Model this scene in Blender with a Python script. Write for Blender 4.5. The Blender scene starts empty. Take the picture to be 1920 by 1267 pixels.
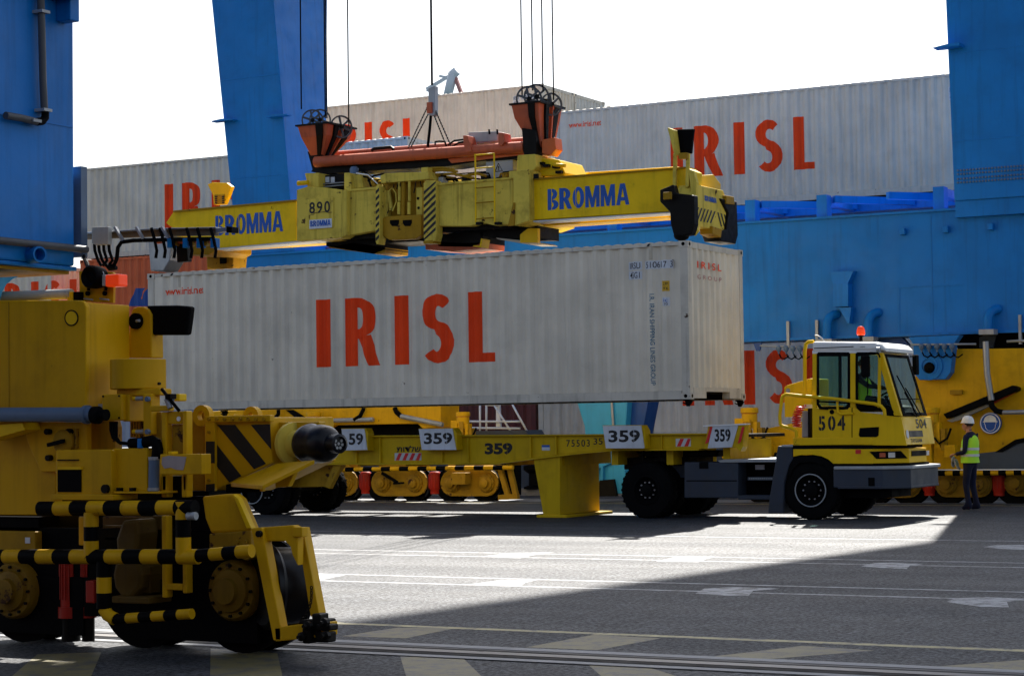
import bpy, bmesh, math, random
from mathutils import Vector, Matrix
from math import sin, cos, pi, radians, atan2, sqrt
random.seed(7)
sc = bpy.context.scene
COL = sc.collection

# ------------------------------------------------------------------ camera
# metres; X runs along the quay (right), Y away towards the ship, Z up
FOC = 3850.0                      # focal length for a 1920 px wide picture
CAMH = 1.7
YAW, PITCH, ROLL = radians(28.9), radians(2.55), 0.0141
f0 = Vector((-sin(YAW) * cos(PITCH), cos(YAW) * cos(PITCH), sin(PITCH)))
r0 = Vector((cos(YAW), sin(YAW), 0))
u0_ = r0.cross(f0)
RIGHT = r0 * cos(ROLL) - u0_ * sin(ROLL)
UP = u0_ * cos(ROLL) + r0 * sin(ROLL)
CAMP = Vector((0, 0, CAMH))
cd = bpy.data.cameras.new('camera')
cam = bpy.data.objects.new('camera', cd)
COL.objects.link(cam)
m3 = Matrix((RIGHT, UP, -f0)).transposed()
cam.matrix_world = Matrix.Translation(CAMP) @ m3.to_4x4()
cd.sensor_width = 36
cd.lens = FOC / 1920 * 36
cd.clip_start = 0.1
cd.clip_end = 6000
sc.camera = cam

# ------------------------------------------------------------------ light
SUNV = Vector((-0.25, 0.90, 1.0)).normalized()          # direction towards the sun
elev = math.asin(SUNV.z)
w = bpy.data.worlds.new('World')
sc.world = w
w.use_nodes = True
nt = w.node_tree
bg = nt.nodes['Background']
sky = nt.nodes.new('ShaderNodeTexSky')
sky.sky_type = 'NISHITA'
sky.sun_disc = False
sky.sun_elevation = elev
sky.sun_rotation = atan2(SUNV.x, SUNV.y)
sky.air_density = 1.0
sky.dust_density = 2.0
sky.ozone_density = 0.6
hs = nt.nodes.new('ShaderNodeHueSaturation'); hs.inputs['Saturation'].default_value = .62
nt.links.new(sky.outputs[0], hs.inputs['Color']); nt.links.new(hs.outputs[0], bg.inputs[0])
bg.inputs[1].default_value = 0.07
sd = bpy.data.lights.new('sun', 'SUN')
sd.energy = 5.0
sd.angle = radians(0.53)
sd.color = (1.0, 0.95, 0.87)
sun = bpy.data.objects.new('sun', sd)
COL.objects.link(sun)
sun.rotation_euler = SUNV.to_track_quat('Z', 'Y').to_euler()
sun.location = (0, 0, 60)
sc.view_settings.view_transform = 'Standard'
sc.view_settings.look = 'None'
sc.view_settings.gamma = 1
sc.view_settings.use_curve_mapping = False
sc.view_settings.exposure = 1.5

# ------------------------------------------------------------------ reading the photograph's points onto real planes
def ray(u, v):
    return f0 * FOC + RIGHT * (u - 960) - UP * (v - 633.5)
def onY(u, v, Y):
    d = ray(u, v); t = Y / d.y
    return CAMP + d * t
def onX(u, v, X):
    d = ray(u, v); t = X / d.x
    return CAMP + d * t
def onG(u, v, Z=0.0):
    d = ray(u, v); t = (Z - CAMH) / d.z
    return CAMP + d * t

# ------------------------------------------------------------------ mesh builder
class MB:
    def __init__(s):
        s.v = []; s.f = []; s.m = []; s.s = []
    def face(s, idx, m=0, sm=False):
        s.f.append(tuple(idx)); s.m.append(m); s.s.append(sm)
    def add(s, vs):
        n = len(s.v); s.v.extend([tuple(p) for p in vs]); return n
    def box(s, x0, x1, y0, y1, z0, z1, m=0):
        if x0 > x1: x0, x1 = x1, x0
        if y0 > y1: y0, y1 = y1, y0
        if z0 > z1: z0, z1 = z1, z0
        n = s.add([(x0,y0,z0),(x1,y0,z0),(x1,y1,z0),(x0,y1,z0),(x0,y0,z1),(x1,y0,z1),(x1,y1,z1),(x0,y1,z1)])
        for q in ((0,3,2,1),(4,5,6,7),(0,1,5,4),(1,2,6,5),(2,3,7,6),(3,0,4,7)):
            s.face([n+i for i in q], m)
        return s
    def pbox(s, u0, v0, u1, v1, Y, d, m=0):
        um, vm = (u0+u1)/2, (v0+v1)/2
        s.box(onY(u0,vm,Y).x, onY(u1,vm,Y).x, Y, Y+d, onY(um,v1,Y).z, onY(um,v0,Y).z, m)
        return s
    def prism(s, pts, y0, y1, m=0, axis='y'):
        """closed outline extruded along an axis; pts are (x,z) for y, (y,z) for x, (x,y) for z"""
        a = sum(pts[i][0]*pts[(i+1)%len(pts)][1]-pts[(i+1)%len(pts)][0]*pts[i][1] for i in range(len(pts)))
        if a < 0: pts = pts[::-1]
        k = len(pts)
        if axis == 'y':
            A = [(p[0], y0, p[1]) for p in pts]; B = [(p[0], y1, p[1]) for p in pts]
        elif axis == 'x':
            A = [(y1, p[0], p[1]) for p in pts]; B = [(y0, p[0], p[1]) for p in pts]
        else:
            A = [(p[0], p[1], y1) for p in pts]; B = [(p[0], p[1], y0) for p in pts]
        n = s.add(A); n2 = s.add(B)
        s.face([n+i for i in range(k)], m)
        s.face([n2+i for i in reversed(range(k))], m)
        for i in range(k):
            j = (i+1) % k
            s.face([n+i, n2+i, n2+j, n+j], m)
        return s
    def pprism(s, uv, Y, d, m=0):
        return s.prism([(onY(u,v,Y).x, onY(u,v,Y).z) for u, v in uv], Y, Y+d, m)
    def tube(s, pts, r, seg=10, m=0, caps=True, r2=None):
        pts = [Vector(p) for p in pts]; k = len(pts)
        n0 = len(s.v); up = None
        for i, p in enumerate(pts):
            t = (pts[min(i+1,k-1)] - pts[max(i-1,0)]).normalized()
            if up is None:
                up = Vector((0,0,1)) if abs(t.z) < .9 else Vector((1,0,0))
            a = t.cross(up).normalized(); b = a.cross(t).normalized(); up = b
            rr = r if r2 is None else r + (r2-r)*i/max(k-1,1)
            for j in range(seg):
                th = 2*pi*j/seg
                s.v.append(tuple(p + a*cos(th)*rr + b*sin(th)*rr))
        for i in range(k-1):
            for j in range(seg):
                q = n0+i*seg
                s.face([q+j, q+(j+1)%seg, q+seg+(j+1)%seg, q+seg+j], m, True)
        if caps:
            s.face([n0+j for j in reversed(range(seg))], m)
            s.face([n0+(k-1)*seg+j for j in range(seg)], m)
        return s
    def ptube(s, pts, r, seg=10, m=0):
        return s.tube([onY(*p) for p in pts], r, seg, m)
    def cyl(s, p0, p1, r, seg=20, m=0, r2=None):
        return s.tube([p0, p1], r, seg, m, True, r2)
    def lathe(s, c, axis, prof, seg=24, m=0):
        """prof: list of (radius, distance along axis) from point c"""
        c = Vector(c); ax = Vector(axis).normalized()
        a = ax.cross(Vector((0,0,1)) if abs(ax.z) < .9 else Vector((1,0,0))).normalized(); b = ax.cross(a)
        n0 = len(s.v); k = len(prof)
        for r, h in prof:
            for j in range(seg):
                th = 2*pi*j/seg
                s.v.append(tuple(c + ax*h + (a*cos(th)+b*sin(th))*r))
        for i in range(k-1):
            sharp = abs(prof[i][1]-prof[i+1][1]) < 1e-6 or abs(prof[i][0]-prof[i+1][0]) < 1e-6
            for j in range(seg):
                q = n0+i*seg
                s.face([q+j, q+(j+1)%seg, q+seg+(j+1)%seg, q+seg+j], m, True)
        if prof[0] == prof[-1]: return s
        if prof[0][0] > 1e-4: s.face([n0+j for j in reversed(range(seg))], m)
        if prof[-1][0] > 1e-4: s.face([n0+(k-1)*seg+j for j in range(seg)], m)
        return s
    def bar(s, p0, p1, w, h, m=0, up=(0,0,1)):
        p0 = Vector(p0); p1 = Vector(p1); t = (p1-p0).normalized(); up = Vector(up)
        if abs(t.dot(up)) > .95: up = Vector((0,1,0))
        a = t.cross(up).normalized()*w/2; b = a.cross(t).normalized()*h/2
        n = s.add([p0-a-b, p0+a-b, p0+a+b, p0-a+b, p1-a-b, p1+a-b, p1+a+b, p1-a+b])
        for q in ((0,1,2,3),(7,6,5,4),(4,5,1,0),(5,6,2,1),(6,7,3,2),(7,4,0,3)):
            s.face([n+i for i in q], m)
        return s
    def quad(s, a, b, c, d, m=0):
        n = s.add([a,b,c,d]); s.face([n,n+1,n+2,n+3], m); return s
    def flip(s, i0):
        for i in range(i0, len(s.f)): s.f[i] = s.f[i][::-1]

def wpos(o):
    p = Vector(o.location)
    while o.parent: o = o.parent; p = p + Vector(o.location)
    return p
def build(name, mb, mats, parent=None, label=None, cat=None, group=None, kind=None, bevel=0.0, center=True):
    """links one mesh object; vertices are world coordinates, or the root's own when the root is rotated later"""
    if not isinstance(mats, (list, tuple)): mats = [mats]
    me = bpy.data.meshes.new(name)
    xs = [p[0] for p in mb.v]; ys = [p[1] for p in mb.v]; zs = [p[2] for p in mb.v]
    c = Vector(((min(xs)+max(xs))/2, (min(ys)+max(ys))/2, min(zs))) if center else Vector((0,0,0))
    me.from_pydata([(p[0]-c.x, p[1]-c.y, p[2]-c.z) for p in mb.v], [], mb.f)
    me.update()
    for i, p in enumerate(me.polygons):
        p.material_index = mb.m[i]; p.use_smooth = mb.s[i]
    for m in mats: me.materials.append(M[m] if isinstance(m, str) else m)
    bm = bmesh.new(); bm.from_mesh(me)
    bmesh.ops.recalc_face_normals(bm, faces=bm.faces) if kind != 'flat' else None
    for e in bm.edges:
        if len(e.link_faces) == 2 and e.calc_face_angle(0) > radians(38): e.smooth = False
    bm.to_mesh(me); bm.free()
    o = bpy.data.objects.new(name, me)
    COL.objects.link(o)
    if parent:
        o.parent = parent; o.location = c - wpos(parent)
    else:
        o.location = c
    if label: o['label'] = label
    if cat: o['category'] = cat
    if group: o['group'] = group
    if kind and kind != 'flat': o['kind'] = kind
    if bevel:
        b = o.modifiers.new('bevel', 'BEVEL'); b.width = bevel; b.segments = 2
        b.limit_method = 'ANGLE'; b.angle_limit = radians(40); b.use_clamp_overlap = True
    return o
def thing(name, label, cat, loc=(0,0,0), group=None):
    o = bpy.data.objects.new(name, None)
    COL.objects.link(o); o.location = loc; o.empty_display_size = .3
    o['label'] = label; o['category'] = cat
    if group: o['group'] = group
    return o

# ------------------------------------------------------------------ materials
M = {}
def ramp(nt, fac, a, b, ca=(0,0,0,1), cb=(1,1,1,1)):
    r = nt.nodes.new('ShaderNodeValToRGB')
    r.color_ramp.elements[0].position = a; r.color_ramp.elements[0].color = ca
    r.color_ramp.elements[1].position = b; r.color_ramp.elements[1].color = cb
    nt.links.new(fac, r.inputs[0]); return r.outputs[0]
def mix(nt, fac, a, b, mode='MIX'):
    m = nt.nodes.new('ShaderNodeMix'); m.data_type = 'RGBA'; m.blend_type = mode
    if isinstance(fac, (int, float)): m.inputs[0].default_value = fac
    else: nt.links.new(fac, m.inputs[0])
    for i, x in ((6, a), (7, b)):
        if isinstance(x, tuple): m.inputs[i].default_value = (*x[:3], 1)
        else: nt.links.new(x, m.inputs[i])
    return m.outputs[2]
def noise(nt, vec, scale, detail=4, rough=.55, mscale=None, loc=None):
    if mscale:
        mp = nt.nodes.new('ShaderNodeMapping'); mp.inputs['Scale'].default_value = mscale
        nt.links.new(vec, mp.inputs[0]); vec = mp.outputs[0]
    n = nt.nodes.new('ShaderNodeTexNoise'); n.inputs['Scale'].default_value = scale
    n.inputs['Detail'].default_value = detail; n.inputs['Roughness'].default_value = rough
    nt.links.new(vec, n.inputs['Vector']); return n.outputs[0]
def paint(name, col, rough=.45, dirt=.35, rust=0.0, streak=.25, metal=0.0, scale=1.0, bump=.15, rustcol=(.05,.022,.012), dirtcol=(.045,.035,.025), spec=.3):
    m = bpy.data.materials.new(name); m.use_nodes = True; nt = m.node_tree
    b = nt.nodes['Principled BSDF']
    tc = nt.nodes.new('ShaderNodeTexCoord'); oi = nt.nodes.new('ShaderNodeObjectInfo')
    ad = nt.nodes.new('ShaderNodeVectorMath'); ad.operation = 'ADD'
    ml = nt.nodes.new('ShaderNodeMath'); ml.operation = 'MULTIPLY'; ml.inputs[1].default_value = 37.0
    nt.links.new(oi.outputs['Random'], ml.inputs[0])
    nt.links.new(tc.outputs['Object'], ad.inputs[0]); nt.links.new(ml.outputs[0], ad.inputs[1])
    vec = ad.outputs[0]
    c = mix(nt, ramp(nt, noise(nt, vec, .9*scale, 5), .3, .75), tuple(x*.86 for x in col), tuple(min(1, x*1.12) for x in col))
    if dirt:
        f = ramp(nt, noise(nt, vec, 2.2*scale, 8, .65), .5, .85)
        mm = nt.nodes.new('ShaderNodeMath'); mm.operation = 'MULTIPLY'; mm.inputs[1].default_value = dirt
        nt.links.new(f, mm.inputs[0]); c = mix(nt, mm.outputs[0], c, dirtcol)
    if streak:
        f = ramp(nt, noise(nt, vec, 1.0*scale, 6, .6, (9, 9, .55)), .52, .8)
        mm = nt.nodes.new('ShaderNodeMath'); mm.operation = 'MULTIPLY'; mm.inputs[1].default_value = streak
        nt.links.new(f, mm.inputs[0]); c = mix(nt, mm.outputs[0], c, dirtcol)
    rg = ramp(nt, noise(nt, vec, 3*scale, 4), .3, .7, (rough*.8,)*3+(1,), (min(1, rough*1.25),)*3+(1,))
    if rust:
        f = ramp(nt, noise(nt, vec, 4.5*scale, 9, .68), .70-.16*rust, .74-.16*rust)
        c = mix(nt, f, c, rustcol)
        rg = mix(nt, f, rg, (.85,.85,.85))
    nt.links.new(c, b.inputs['Base Color']); nt.links.new(rg, b.inputs['Roughness'])
    b.inputs['Metallic'].default_value = metal
    b.inputs['Specular IOR Level'].default_value = spec
    if bump:
        bp = nt.nodes.new('ShaderNodeBump'); bp.inputs['Strength'].default_value = bump; bp.inputs['Distance'].default_value = .01
        nt.links.new(noise(nt, vec, 14*scale, 5), bp.inputs['Height']); nt.links.new(bp.outputs[0], b.inputs['Normal'])
    M[name] = m; return m
def glass(name, col, rough=.03, alpha=.5):
    m = bpy.data.materials.new(name); m.use_nodes = True; nt = m.node_tree
    b = nt.nodes['Principled BSDF']
    b.inputs['Base Color'].default_value = (*col, 1); b.inputs['Roughness'].default_value = rough
    tr = nt.nodes.new('ShaderNodeBsdfTransparent'); tr.inputs[0].default_value = (.80, .93, .90, 1)
    mx = nt.nodes.new('ShaderNodeMixShader'); mx.inputs[0].default_value = alpha*.6
    nt.links.new(tr.outputs[0], mx.inputs[1]); nt.links.new(b.outputs[0], mx.inputs[2])
    nt.links.new(mx.outputs[0], nt.nodes['Material Output'].inputs[0])
    M[name] = m; return m

paint('yellow', (.63,.345,.0015), .5, .4, .15, .3, dirtcol=(.10,.055,.002), spec=.16)
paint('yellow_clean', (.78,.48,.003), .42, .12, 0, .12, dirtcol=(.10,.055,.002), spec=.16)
paint('yellow_arm', (.84,.54,.003), .5, .35, .12, .25, dirtcol=(.10,.055,.002), spec=.16)
paint('yellow_pale', (.70,.53,.075), .6, .8, .45, .75, dirtcol=(.10,.055,.002), spec=.16)
paint('yellow_trailer', (.60,.385,.003), .5, .4, .1, .3, dirtcol=(.10,.055,.002), spec=.16)
paint('yellow_old', (.36,.20,.008), .6, .7, .6, .4, dirtcol=(.10,.055,.002), spec=.16)
paint('yellow_shade_grime', (.10,.055,.003), .7, .7, .6, .4, dirtcol=(.02,.012,.003))  # grime plus recess shade put into the colour of gearbox and inner panels
paint('yellow_hub_shade', (.20,.11,.005), .65, .7, .6, .4, dirtcol=(.03,.018,.003), spec=.2)  # yellow darkened to put shade on the near hubs and right far bogies
paint('plastic_red', (.62,.03,.02), .25, .1, 0, 0)
paint('tan_steel', (.20,.15,.09), .6, .5, .3, .3)
paint('steel_dark', (.07,.075,.085), .5, .4, .1, .2)
paint('blue', (.003,.165,.53), .45, .25, 0, .4, dirtcol=(.004,.05,.14), spec=.2)
paint('blue_light', (.03,.30,.55), .45, .25, .05, .35, dirtcol=(.02,.06,.10))
paint('blue_dark', (.008,.06,.26), .45, .3, 0, .2)
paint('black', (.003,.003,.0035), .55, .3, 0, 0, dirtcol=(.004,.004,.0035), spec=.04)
paint('rubber', (.004,.004,.0045), .8, .4, 0, 0, dirtcol=(.006,.0055,.005), spec=.05)
paint('buffer_rubber', (.002,.002,.004), .36, .2, 0, 0)
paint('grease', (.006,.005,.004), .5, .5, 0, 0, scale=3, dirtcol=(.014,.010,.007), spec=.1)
paint('steel', (.30,.31,.33), .38, .4, .15, .2, metal=.6)
paint('galv', (.34,.36,.38), .5, .4, .1, .2, metal=.3)
paint('pipe_blue', (.10,.16,.26), .45, .4, 0, .2)
paint('red_motor', (.42,.02,.008), .45, .35, .1, .2)
paint('orange', (.50,.105,.04), .5, .5, .3, .45, dirtcol=(.08,.03,.02))
paint('orange_bright', (.62,.12,.015), .45, .4, .1, .2)
paint('grey_box', (.42,.43,.42), .5, .4, .05, .3)
paint('chassis', (.026,.036,.056), .5, .5, .1, .3)
paint('white_paint', (.78,.78,.76), .35, .12, 0, .15)
paint('board_white', (.60,.63,.68), .5, .3, .05, .3)
paint('ink', (.012,.012,.014), .5, .1, 0, 0)
paint('ink_blue', (.008,.09,.42), .5, .3, .1, .2)
paint('stripe_red', (.62,.02,.02), .45, .2, 0, 0)
paint('container_grey', (.68,.615,.50), .55, .14, .07, .18)
paint('container_rail', (.58,.535,.45), .55, .4, .34, .45)
paint('container_ship', (.65,.59,.485), .55, .15, .03, .28)
paint('container_white', (.56,.56,.53), .55, .35, .25, .5)
paint('container_beige', (.52,.46,.36), .55, .4, .2, .5)
paint('container_orange', (.62,.12,.035), .5, .25, .05, .3)
paint('container_maroon', (.10,.015,.012), .5, .4, .1, .3)
paint('container_blue', (.30,.34,.42), .55, .4, .1, .3)
paint('letter_red', (.86,.055,.004), .55, .15, .02, .2, dirtcol=(.30,.06,.03), spec=.15)
paint('letter_teal', (.02,.13,.22), .5, .1, 0, 0)
paint('label_yellow', (.65,.38,.02), .5, .1, 0, 0)
paint('navy', (.004,.006,.026), .85, .2, 0, 0, bump=.3)
paint('skin', (.42,.20,.12), .55, .1, 0, 0, bump=0)
paint('hair', (.02,.012,.008), .7, 0, 0, 0)
paint('vest', (.42,.80,.03), .6, .15, 0, 0)
paint('reflective', (.55,.57,.58), .35, .1, 0, 0)
paint('glove', (.30,.31,.32), .9, .4, 0, 0)
paint('hull', (.055,.07,.09), .6, .4, .2, .4)
paint('far_white', (.62,.66,.70), .6, .1, 0, .1)
paint('far_red', (.45,.20,.18), .6, .1, 0, .1)
paint('silver', (.55,.56,.58), .25, .2, 0, .1, metal=.9)
glass('window_glass', (.02,.045,.05), .04, .16)
glass('windscreen_glass', (.03,.03,.02), .03, .14)
m = paint('lamp_orange', (.85,.06,.008), .25, .1, 0, 0)
m.node_tree.nodes['Principled BSDF'].inputs['Emission Color'].default_value = (1,.06,.008,1)
m.node_tree.nodes['Principled BSDF'].inputs['Emission Strength'].default_value = .12
m = paint('lamp_red', (.9,.03,.01), .25, .1, 0, 0)
m.node_tree.nodes['Principled BSDF'].inputs['Emission Color'].default_value = (1,.03,.01,1)
m.node_tree.nodes['Principled BSDF'].inputs['Emission Strength'].default_value = .1
paint('lamp_glass', (.75,.74,.70), .15, .1, 0, 0)

def asphalt():
    m = bpy.data.materials.new('asphalt'); m.use_nodes = True; nt = m.node_tree
    b = nt.nodes['Principled BSDF']
    tc = nt.nodes.new('ShaderNodeTexCoord'); vec = tc.outputs['Object']
    big = ramp(nt, noise(nt, vec, .22, 6, .6), .3, .7, (.021,.024,.030,1), (.046,.049,.055,1))
    grain = noise(nt, vec, 24, 3, .7)
    fine = ramp(nt, grain, .41, .60, (.35,.35,.35,1), (1.8,1.8,1.8,1))
    c = mix(nt, 1.0, big, fine, 'MULTIPLY')
    mid = ramp(nt, noise(nt, vec, 1.0, 10, .85, (5, 1.6, 1)), .40, .60, (.42,.42,.42,1), (1.7,1.7,1.7,1))
    c = mix(nt, .8, c, mix(nt, 1.0, c, mid, 'MULTIPLY'))
    # tyre-worn bands and dark oily marks along the lanes
    band = ramp(nt, noise(nt, vec, 1.0, 7, .65, (.10, 1.1, 1)), .50, .78)
    mm = nt.nodes.new('ShaderNodeMath'); mm.operation = 'MULTIPLY'; mm.inputs[1].default_value = .55
    nt.links.new(band, mm.inputs[0]); c = mix(nt, mm.outputs[0], c, (.022,.022,.024))
    spots = ramp(nt, noise(nt, vec, 1.0, 9, .75, (1.2, 3.6, 1)), .625, .65)
    c = mix(nt, spots, c, (.018,.017,.016))
    nt.links.new(c, b.inputs['Base Color'])
    nt.links.new(ramp(nt, noise(nt, vec, 1.0, 5, .6, (.15, .9, 1)), .3, .7, (.60,)*3+(1,), (.74,)*3+(1,)), b.inputs['Roughness'])
    nt.links.new(ramp(nt, grain, .40, .62, (.14,.14,.14,1), (.57,.57,.57,1)), b.inputs['Specular IOR Level'])
    bp = nt.nodes.new('ShaderNodeBump'); bp.inputs['Strength'].default_value = .75; bp.inputs['Distance'].default_value = .03
    nt.links.new(noise(nt, vec, 1.0, 10, .85, (14, 5, 1)), bp.inputs['Height']); nt.links.new(bp.outputs[0], b.inputs['Normal'])
    M['asphalt'] = m
asphalt()
def road_paint(name, col, wear):
    m = bpy.data.materials.new(name); m.use_nodes = True; nt = m.node_tree
    b = nt.nodes['Principled BSDF']
    tc = nt.nodes.new('ShaderNodeTexCoord'); vec = tc.outputs['Object']
    base = mix(nt, ramp(nt, noise(nt, vec, 3, 5), .3, .7), tuple(x*.7 for x in col), col)
    wv = ramp(nt, noise(nt, vec, 5, 12, .8), wear-.03, wear+.07)
    c = mix(nt, wv, base, (.06,.06,.062))
    nt.links.new(c, b.inputs['Base Color']); b.inputs['Roughness'].default_value = .58
    bp = nt.nodes.new('ShaderNodeBump'); bp.inputs['Strength'].default_value = .4; bp.inputs['Distance'].default_value = .01
    nt.links.new(noise(nt, vec, 45, 5, .7), bp.inputs['Height']); nt.links.new(bp.outputs[0], b.inputs['Normal'])
    M[name] = m
road_paint('line_white', (.33,.35,.37), .50)
road_paint('line_yellow', (.42,.37,.17), .52)
road_paint('hatch_yellow', (.17,.145,.055), .52)
road_paint('concrete', (.22,.23,.245), .60)
road_paint('concrete_dark', (.07,.072,.076), .60)
paint('rail_steel', (.16,.15,.14), .4, .4, .3, .2, metal=.3)

# ------------------------------------------------------------------ lettering
_tc = {}
def text_mesh(s, offset=0.0, spacing=1.0):
    k = (s, offset, spacing)
    if k in _tc: return _tc[k]
    c = bpy.data.curves.new('t', 'FONT'); c.body = s; c.offset = offset; c.resolution_u = 4; c.space_character = spacing
    o = bpy.data.objects.new('t', c); COL.objects.link(o)
    dg = bpy.context.evaluated_depsgraph_get()
    me = bpy.data.meshes.new_from_object(o.evaluated_get(dg))
    vs = [(p.co.x, p.co.y) for p in me.vertices]; fs = [tuple(p.vertices) for p in me.polygons]
    bpy.data.objects.remove(o); bpy.data.curves.remove(c); bpy.data.meshes.remove(me)
    _tc[k] = (vs, fs); return vs, fs
def stencil(vs, fs, cuts):
    """drop narrow upright gaps through letters: cuts are (x0, x1) as fractions of the width"""
    bm = bmesh.new(); bv = [bm.verts.new((x, y, 0)) for x, y in vs]
    for f in fs:
        try: bm.faces.new([bv[i] for i in f])
        except ValueError: pass
    x0 = min(v[0] for v in vs); W_ = max(v[0] for v in vs)-x0
    for a, b in cuts:
        for x in (a, b):
            bmesh.ops.bisect_plane(bm, geom=bm.verts[:]+bm.edges[:]+bm.faces[:], plane_co=(x0+x*W_,0,0), plane_no=(1,0,0))
        dead = [f for f in bm.faces if a < (f.calc_center_median().x-x0)/W_ < b]
        bmesh.ops.delete(bm, geom=dead, context='FACES')
    bm.verts.index_update()
    r = [(v.co.x, v.co.y) for v in bm.verts], [tuple(v.index for v in f.verts) for f in bm.faces]
    bm.free(); return r
def fit(vs, x0, x1, z0, z1):
    ax = min(v[0] for v in vs); bx = max(v[0] for v in vs); ay = min(v[1] for v in vs); by = max(v[1] for v in vs)
    return [(x0+(x-ax)/(bx-ax)*(x1-x0), z0+(y-ay)/(by-ay)*(z1-z0)) for x, y in vs]
def flat_text(name, s, uv, Y, mat, parent, offset=.02, spacing=1.0, cuts=None, shear=None, label=None):
    """uv = u0,vtop,u1,vbot of the word; painted 3 mm proud of the plane Y"""
    u0, v0, u1, v1 = uv
    vs, fs = glyph_word(s) if s == 'BROMMA' else text_mesh(s, offset, spacing)
    if cuts: vs, fs = stencil(vs, fs, cuts)
    um, vm = (u0+u1)/2, (v0+v1)/2
    x0, x1 = onY(u0,vm,Y).x, onY(u1,vm,Y).x; z1, z0 = onY(um,v0,Y).z, onY(um,v1,Y).z
    p = fit(vs, x0, x1, z0, z1)
    mb = MB(); mb.add([(x + (shear*(z-z0) if shear else 0), Y-.004, z) for x, z in p])
    for f in fs: mb.face(f)
    return build(name, mb, mat, parent, label, kind='flat')
def ring_strip(cx, cz, rx0, rz0, rx1, rz1, a0, a1, n=14):
    """2-D band between two ellipses"""
    vs = []; fs = []
    for i in range(n+1):
        a = a0+(a1-a0)*i/n
        vs += [(cx+rx0*cos(a), cz+rz0*sin(a)), (cx+rx1*cos(a), cz+rz1*sin(a))]
    for i in range(n): fs.append((2*i, 2*i+1, 2*i+3, 2*i+2))
    return vs, fs
def merge2(parts):
    V, F = [], []
    for vs, fs in parts:
        n = len(V); V += vs; F += [tuple(n+i for i in f) for f in fs]
    return V, F
def glyph_I(w=.2): return [(0,0),(w,0),(w,1),(0,1)], [(0,1,2,3)]
def glyph_L(): return [(0,0),(.40,0),(.40,.13),(.21,.13),(.21,1),(0,1)], [(0,1,2,3),(0,3,4,5)]
def glyph_R():
    p = [([(0,0),(.19,0),(.19,1),(0,1)], [(0,1,2,3)]),
         ring_strip(.19, .70, .09, .16, .29, .30, -pi/2, pi/2),
         ([(.19,.40),(.25,.40),(.345,0),(.53,0),(.40,.43),(.19,.54)], [(0,1,4,5),(1,2,3,4)])]
    # trim: the leg starts right under the bowl
    p[2] = ([(.20,.395),(.36,0),(.54,0),(.385,.455),(.19,.398)], [(0,1,2,3),(0,3,4)])
    return merge2(p)
def glyph_S():
    # heavy condensed S: a band of varying width along an S-shaped centre line
    ctr = []
    for i in range(13):
        a = radians(38 + (262-38)*i/12)
        ctr.append((.25+.155*cos(a), .735+.185*sin(a), .09+.035*sin(pi*i/12)))
    for i in range(13):
        a = radians(82 - (82+142)*i/12)
        ctr.append((.235+.165*cos(a), .285+.215*sin(a), .125-.035*i/12+.01*sin(pi*i/12)))
    c2 = []
    for i, (x, z, h) in enumerate(ctr):
        if i == 12: x, z = .225, .545
        if i == 13: x, z = .27, .50
        c2.append((x, z, h))
    V, F = [], []
    for i in range(len(c2)):
        a = c2[max(i-1,0)]; b = c2[min(i+1, len(c2)-1)]
        tx, tz = b[0]-a[0], b[1]-a[1]; L = sqrt(tx*tx+tz*tz); nx, nz = -tz/L, tx/L
        x, z, h = c2[i]; h *= .82
        V += [(x+nx*h, z+nz*h), (x-nx*h, z-nz*h)]
    for i in range(len(c2)-1): F.append((2*i, 2*i+1, 2*i+3, 2*i+2))
    z0 = min(v[1] for v in V); z1 = max(v[1] for v in V); x0 = min(v[0] for v in V); x1 = max(v[0] for v in V)
    return [((x-x0)/(x1-x0)*.47, (z-z0)/(z1-z0)) for x, z in V], F
def glyph_M(): return [(0,0),(.15,0),(.15,.50),(.25,0),(.37,0),(.47,.50),(.47,0),(.62,0),(.62,1),(.44,1),(.31,.42),(.18,1),(0,1)], [tuple(range(13))]
def glyph_A():
    l = [(0,0),(.16,0),(.19,.2),(.28,.2),(.28,.36),(.215,.36),(.28,.78),(.28,1),(.18,1)]
    return merge2([(l, [tuple(range(9))]), ([(.56-x, y) for x, y in l], [tuple(reversed(range(9)))])])
def glyph_O(): return ring_strip(.25, .5, .085, .33, .25, .5, 0, 2*pi, 28)
def glyph_B(): return merge2([([(0,0),(.17,0),(.17,1),(0,1)], [(0,1,2,3)]), ring_strip(.17,.745,.07,.115,.25,.255,-pi/2,pi/2), ring_strip(.17,.245,.09,.12,.30,.245,-pi/2,pi/2)])
GB = {'B': glyph_B(), 'R': glyph_R(), 'O': glyph_O(), 'M': glyph_M(), 'A': glyph_A()}
def glyph_word(s, gap=.045):
    x = 0; parts = []
    for ch in s:
        vs, fs = GB[ch]; w_ = max(v[0] for v in vs)
        parts.append(([(a+x, b) for a, b in vs], fs)); x += w_+gap
    return merge2(parts)
GL = {'I': glyph_I(), 'R': glyph_R(), 'S': glyph_S(), 'L': glyph_L()}
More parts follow.
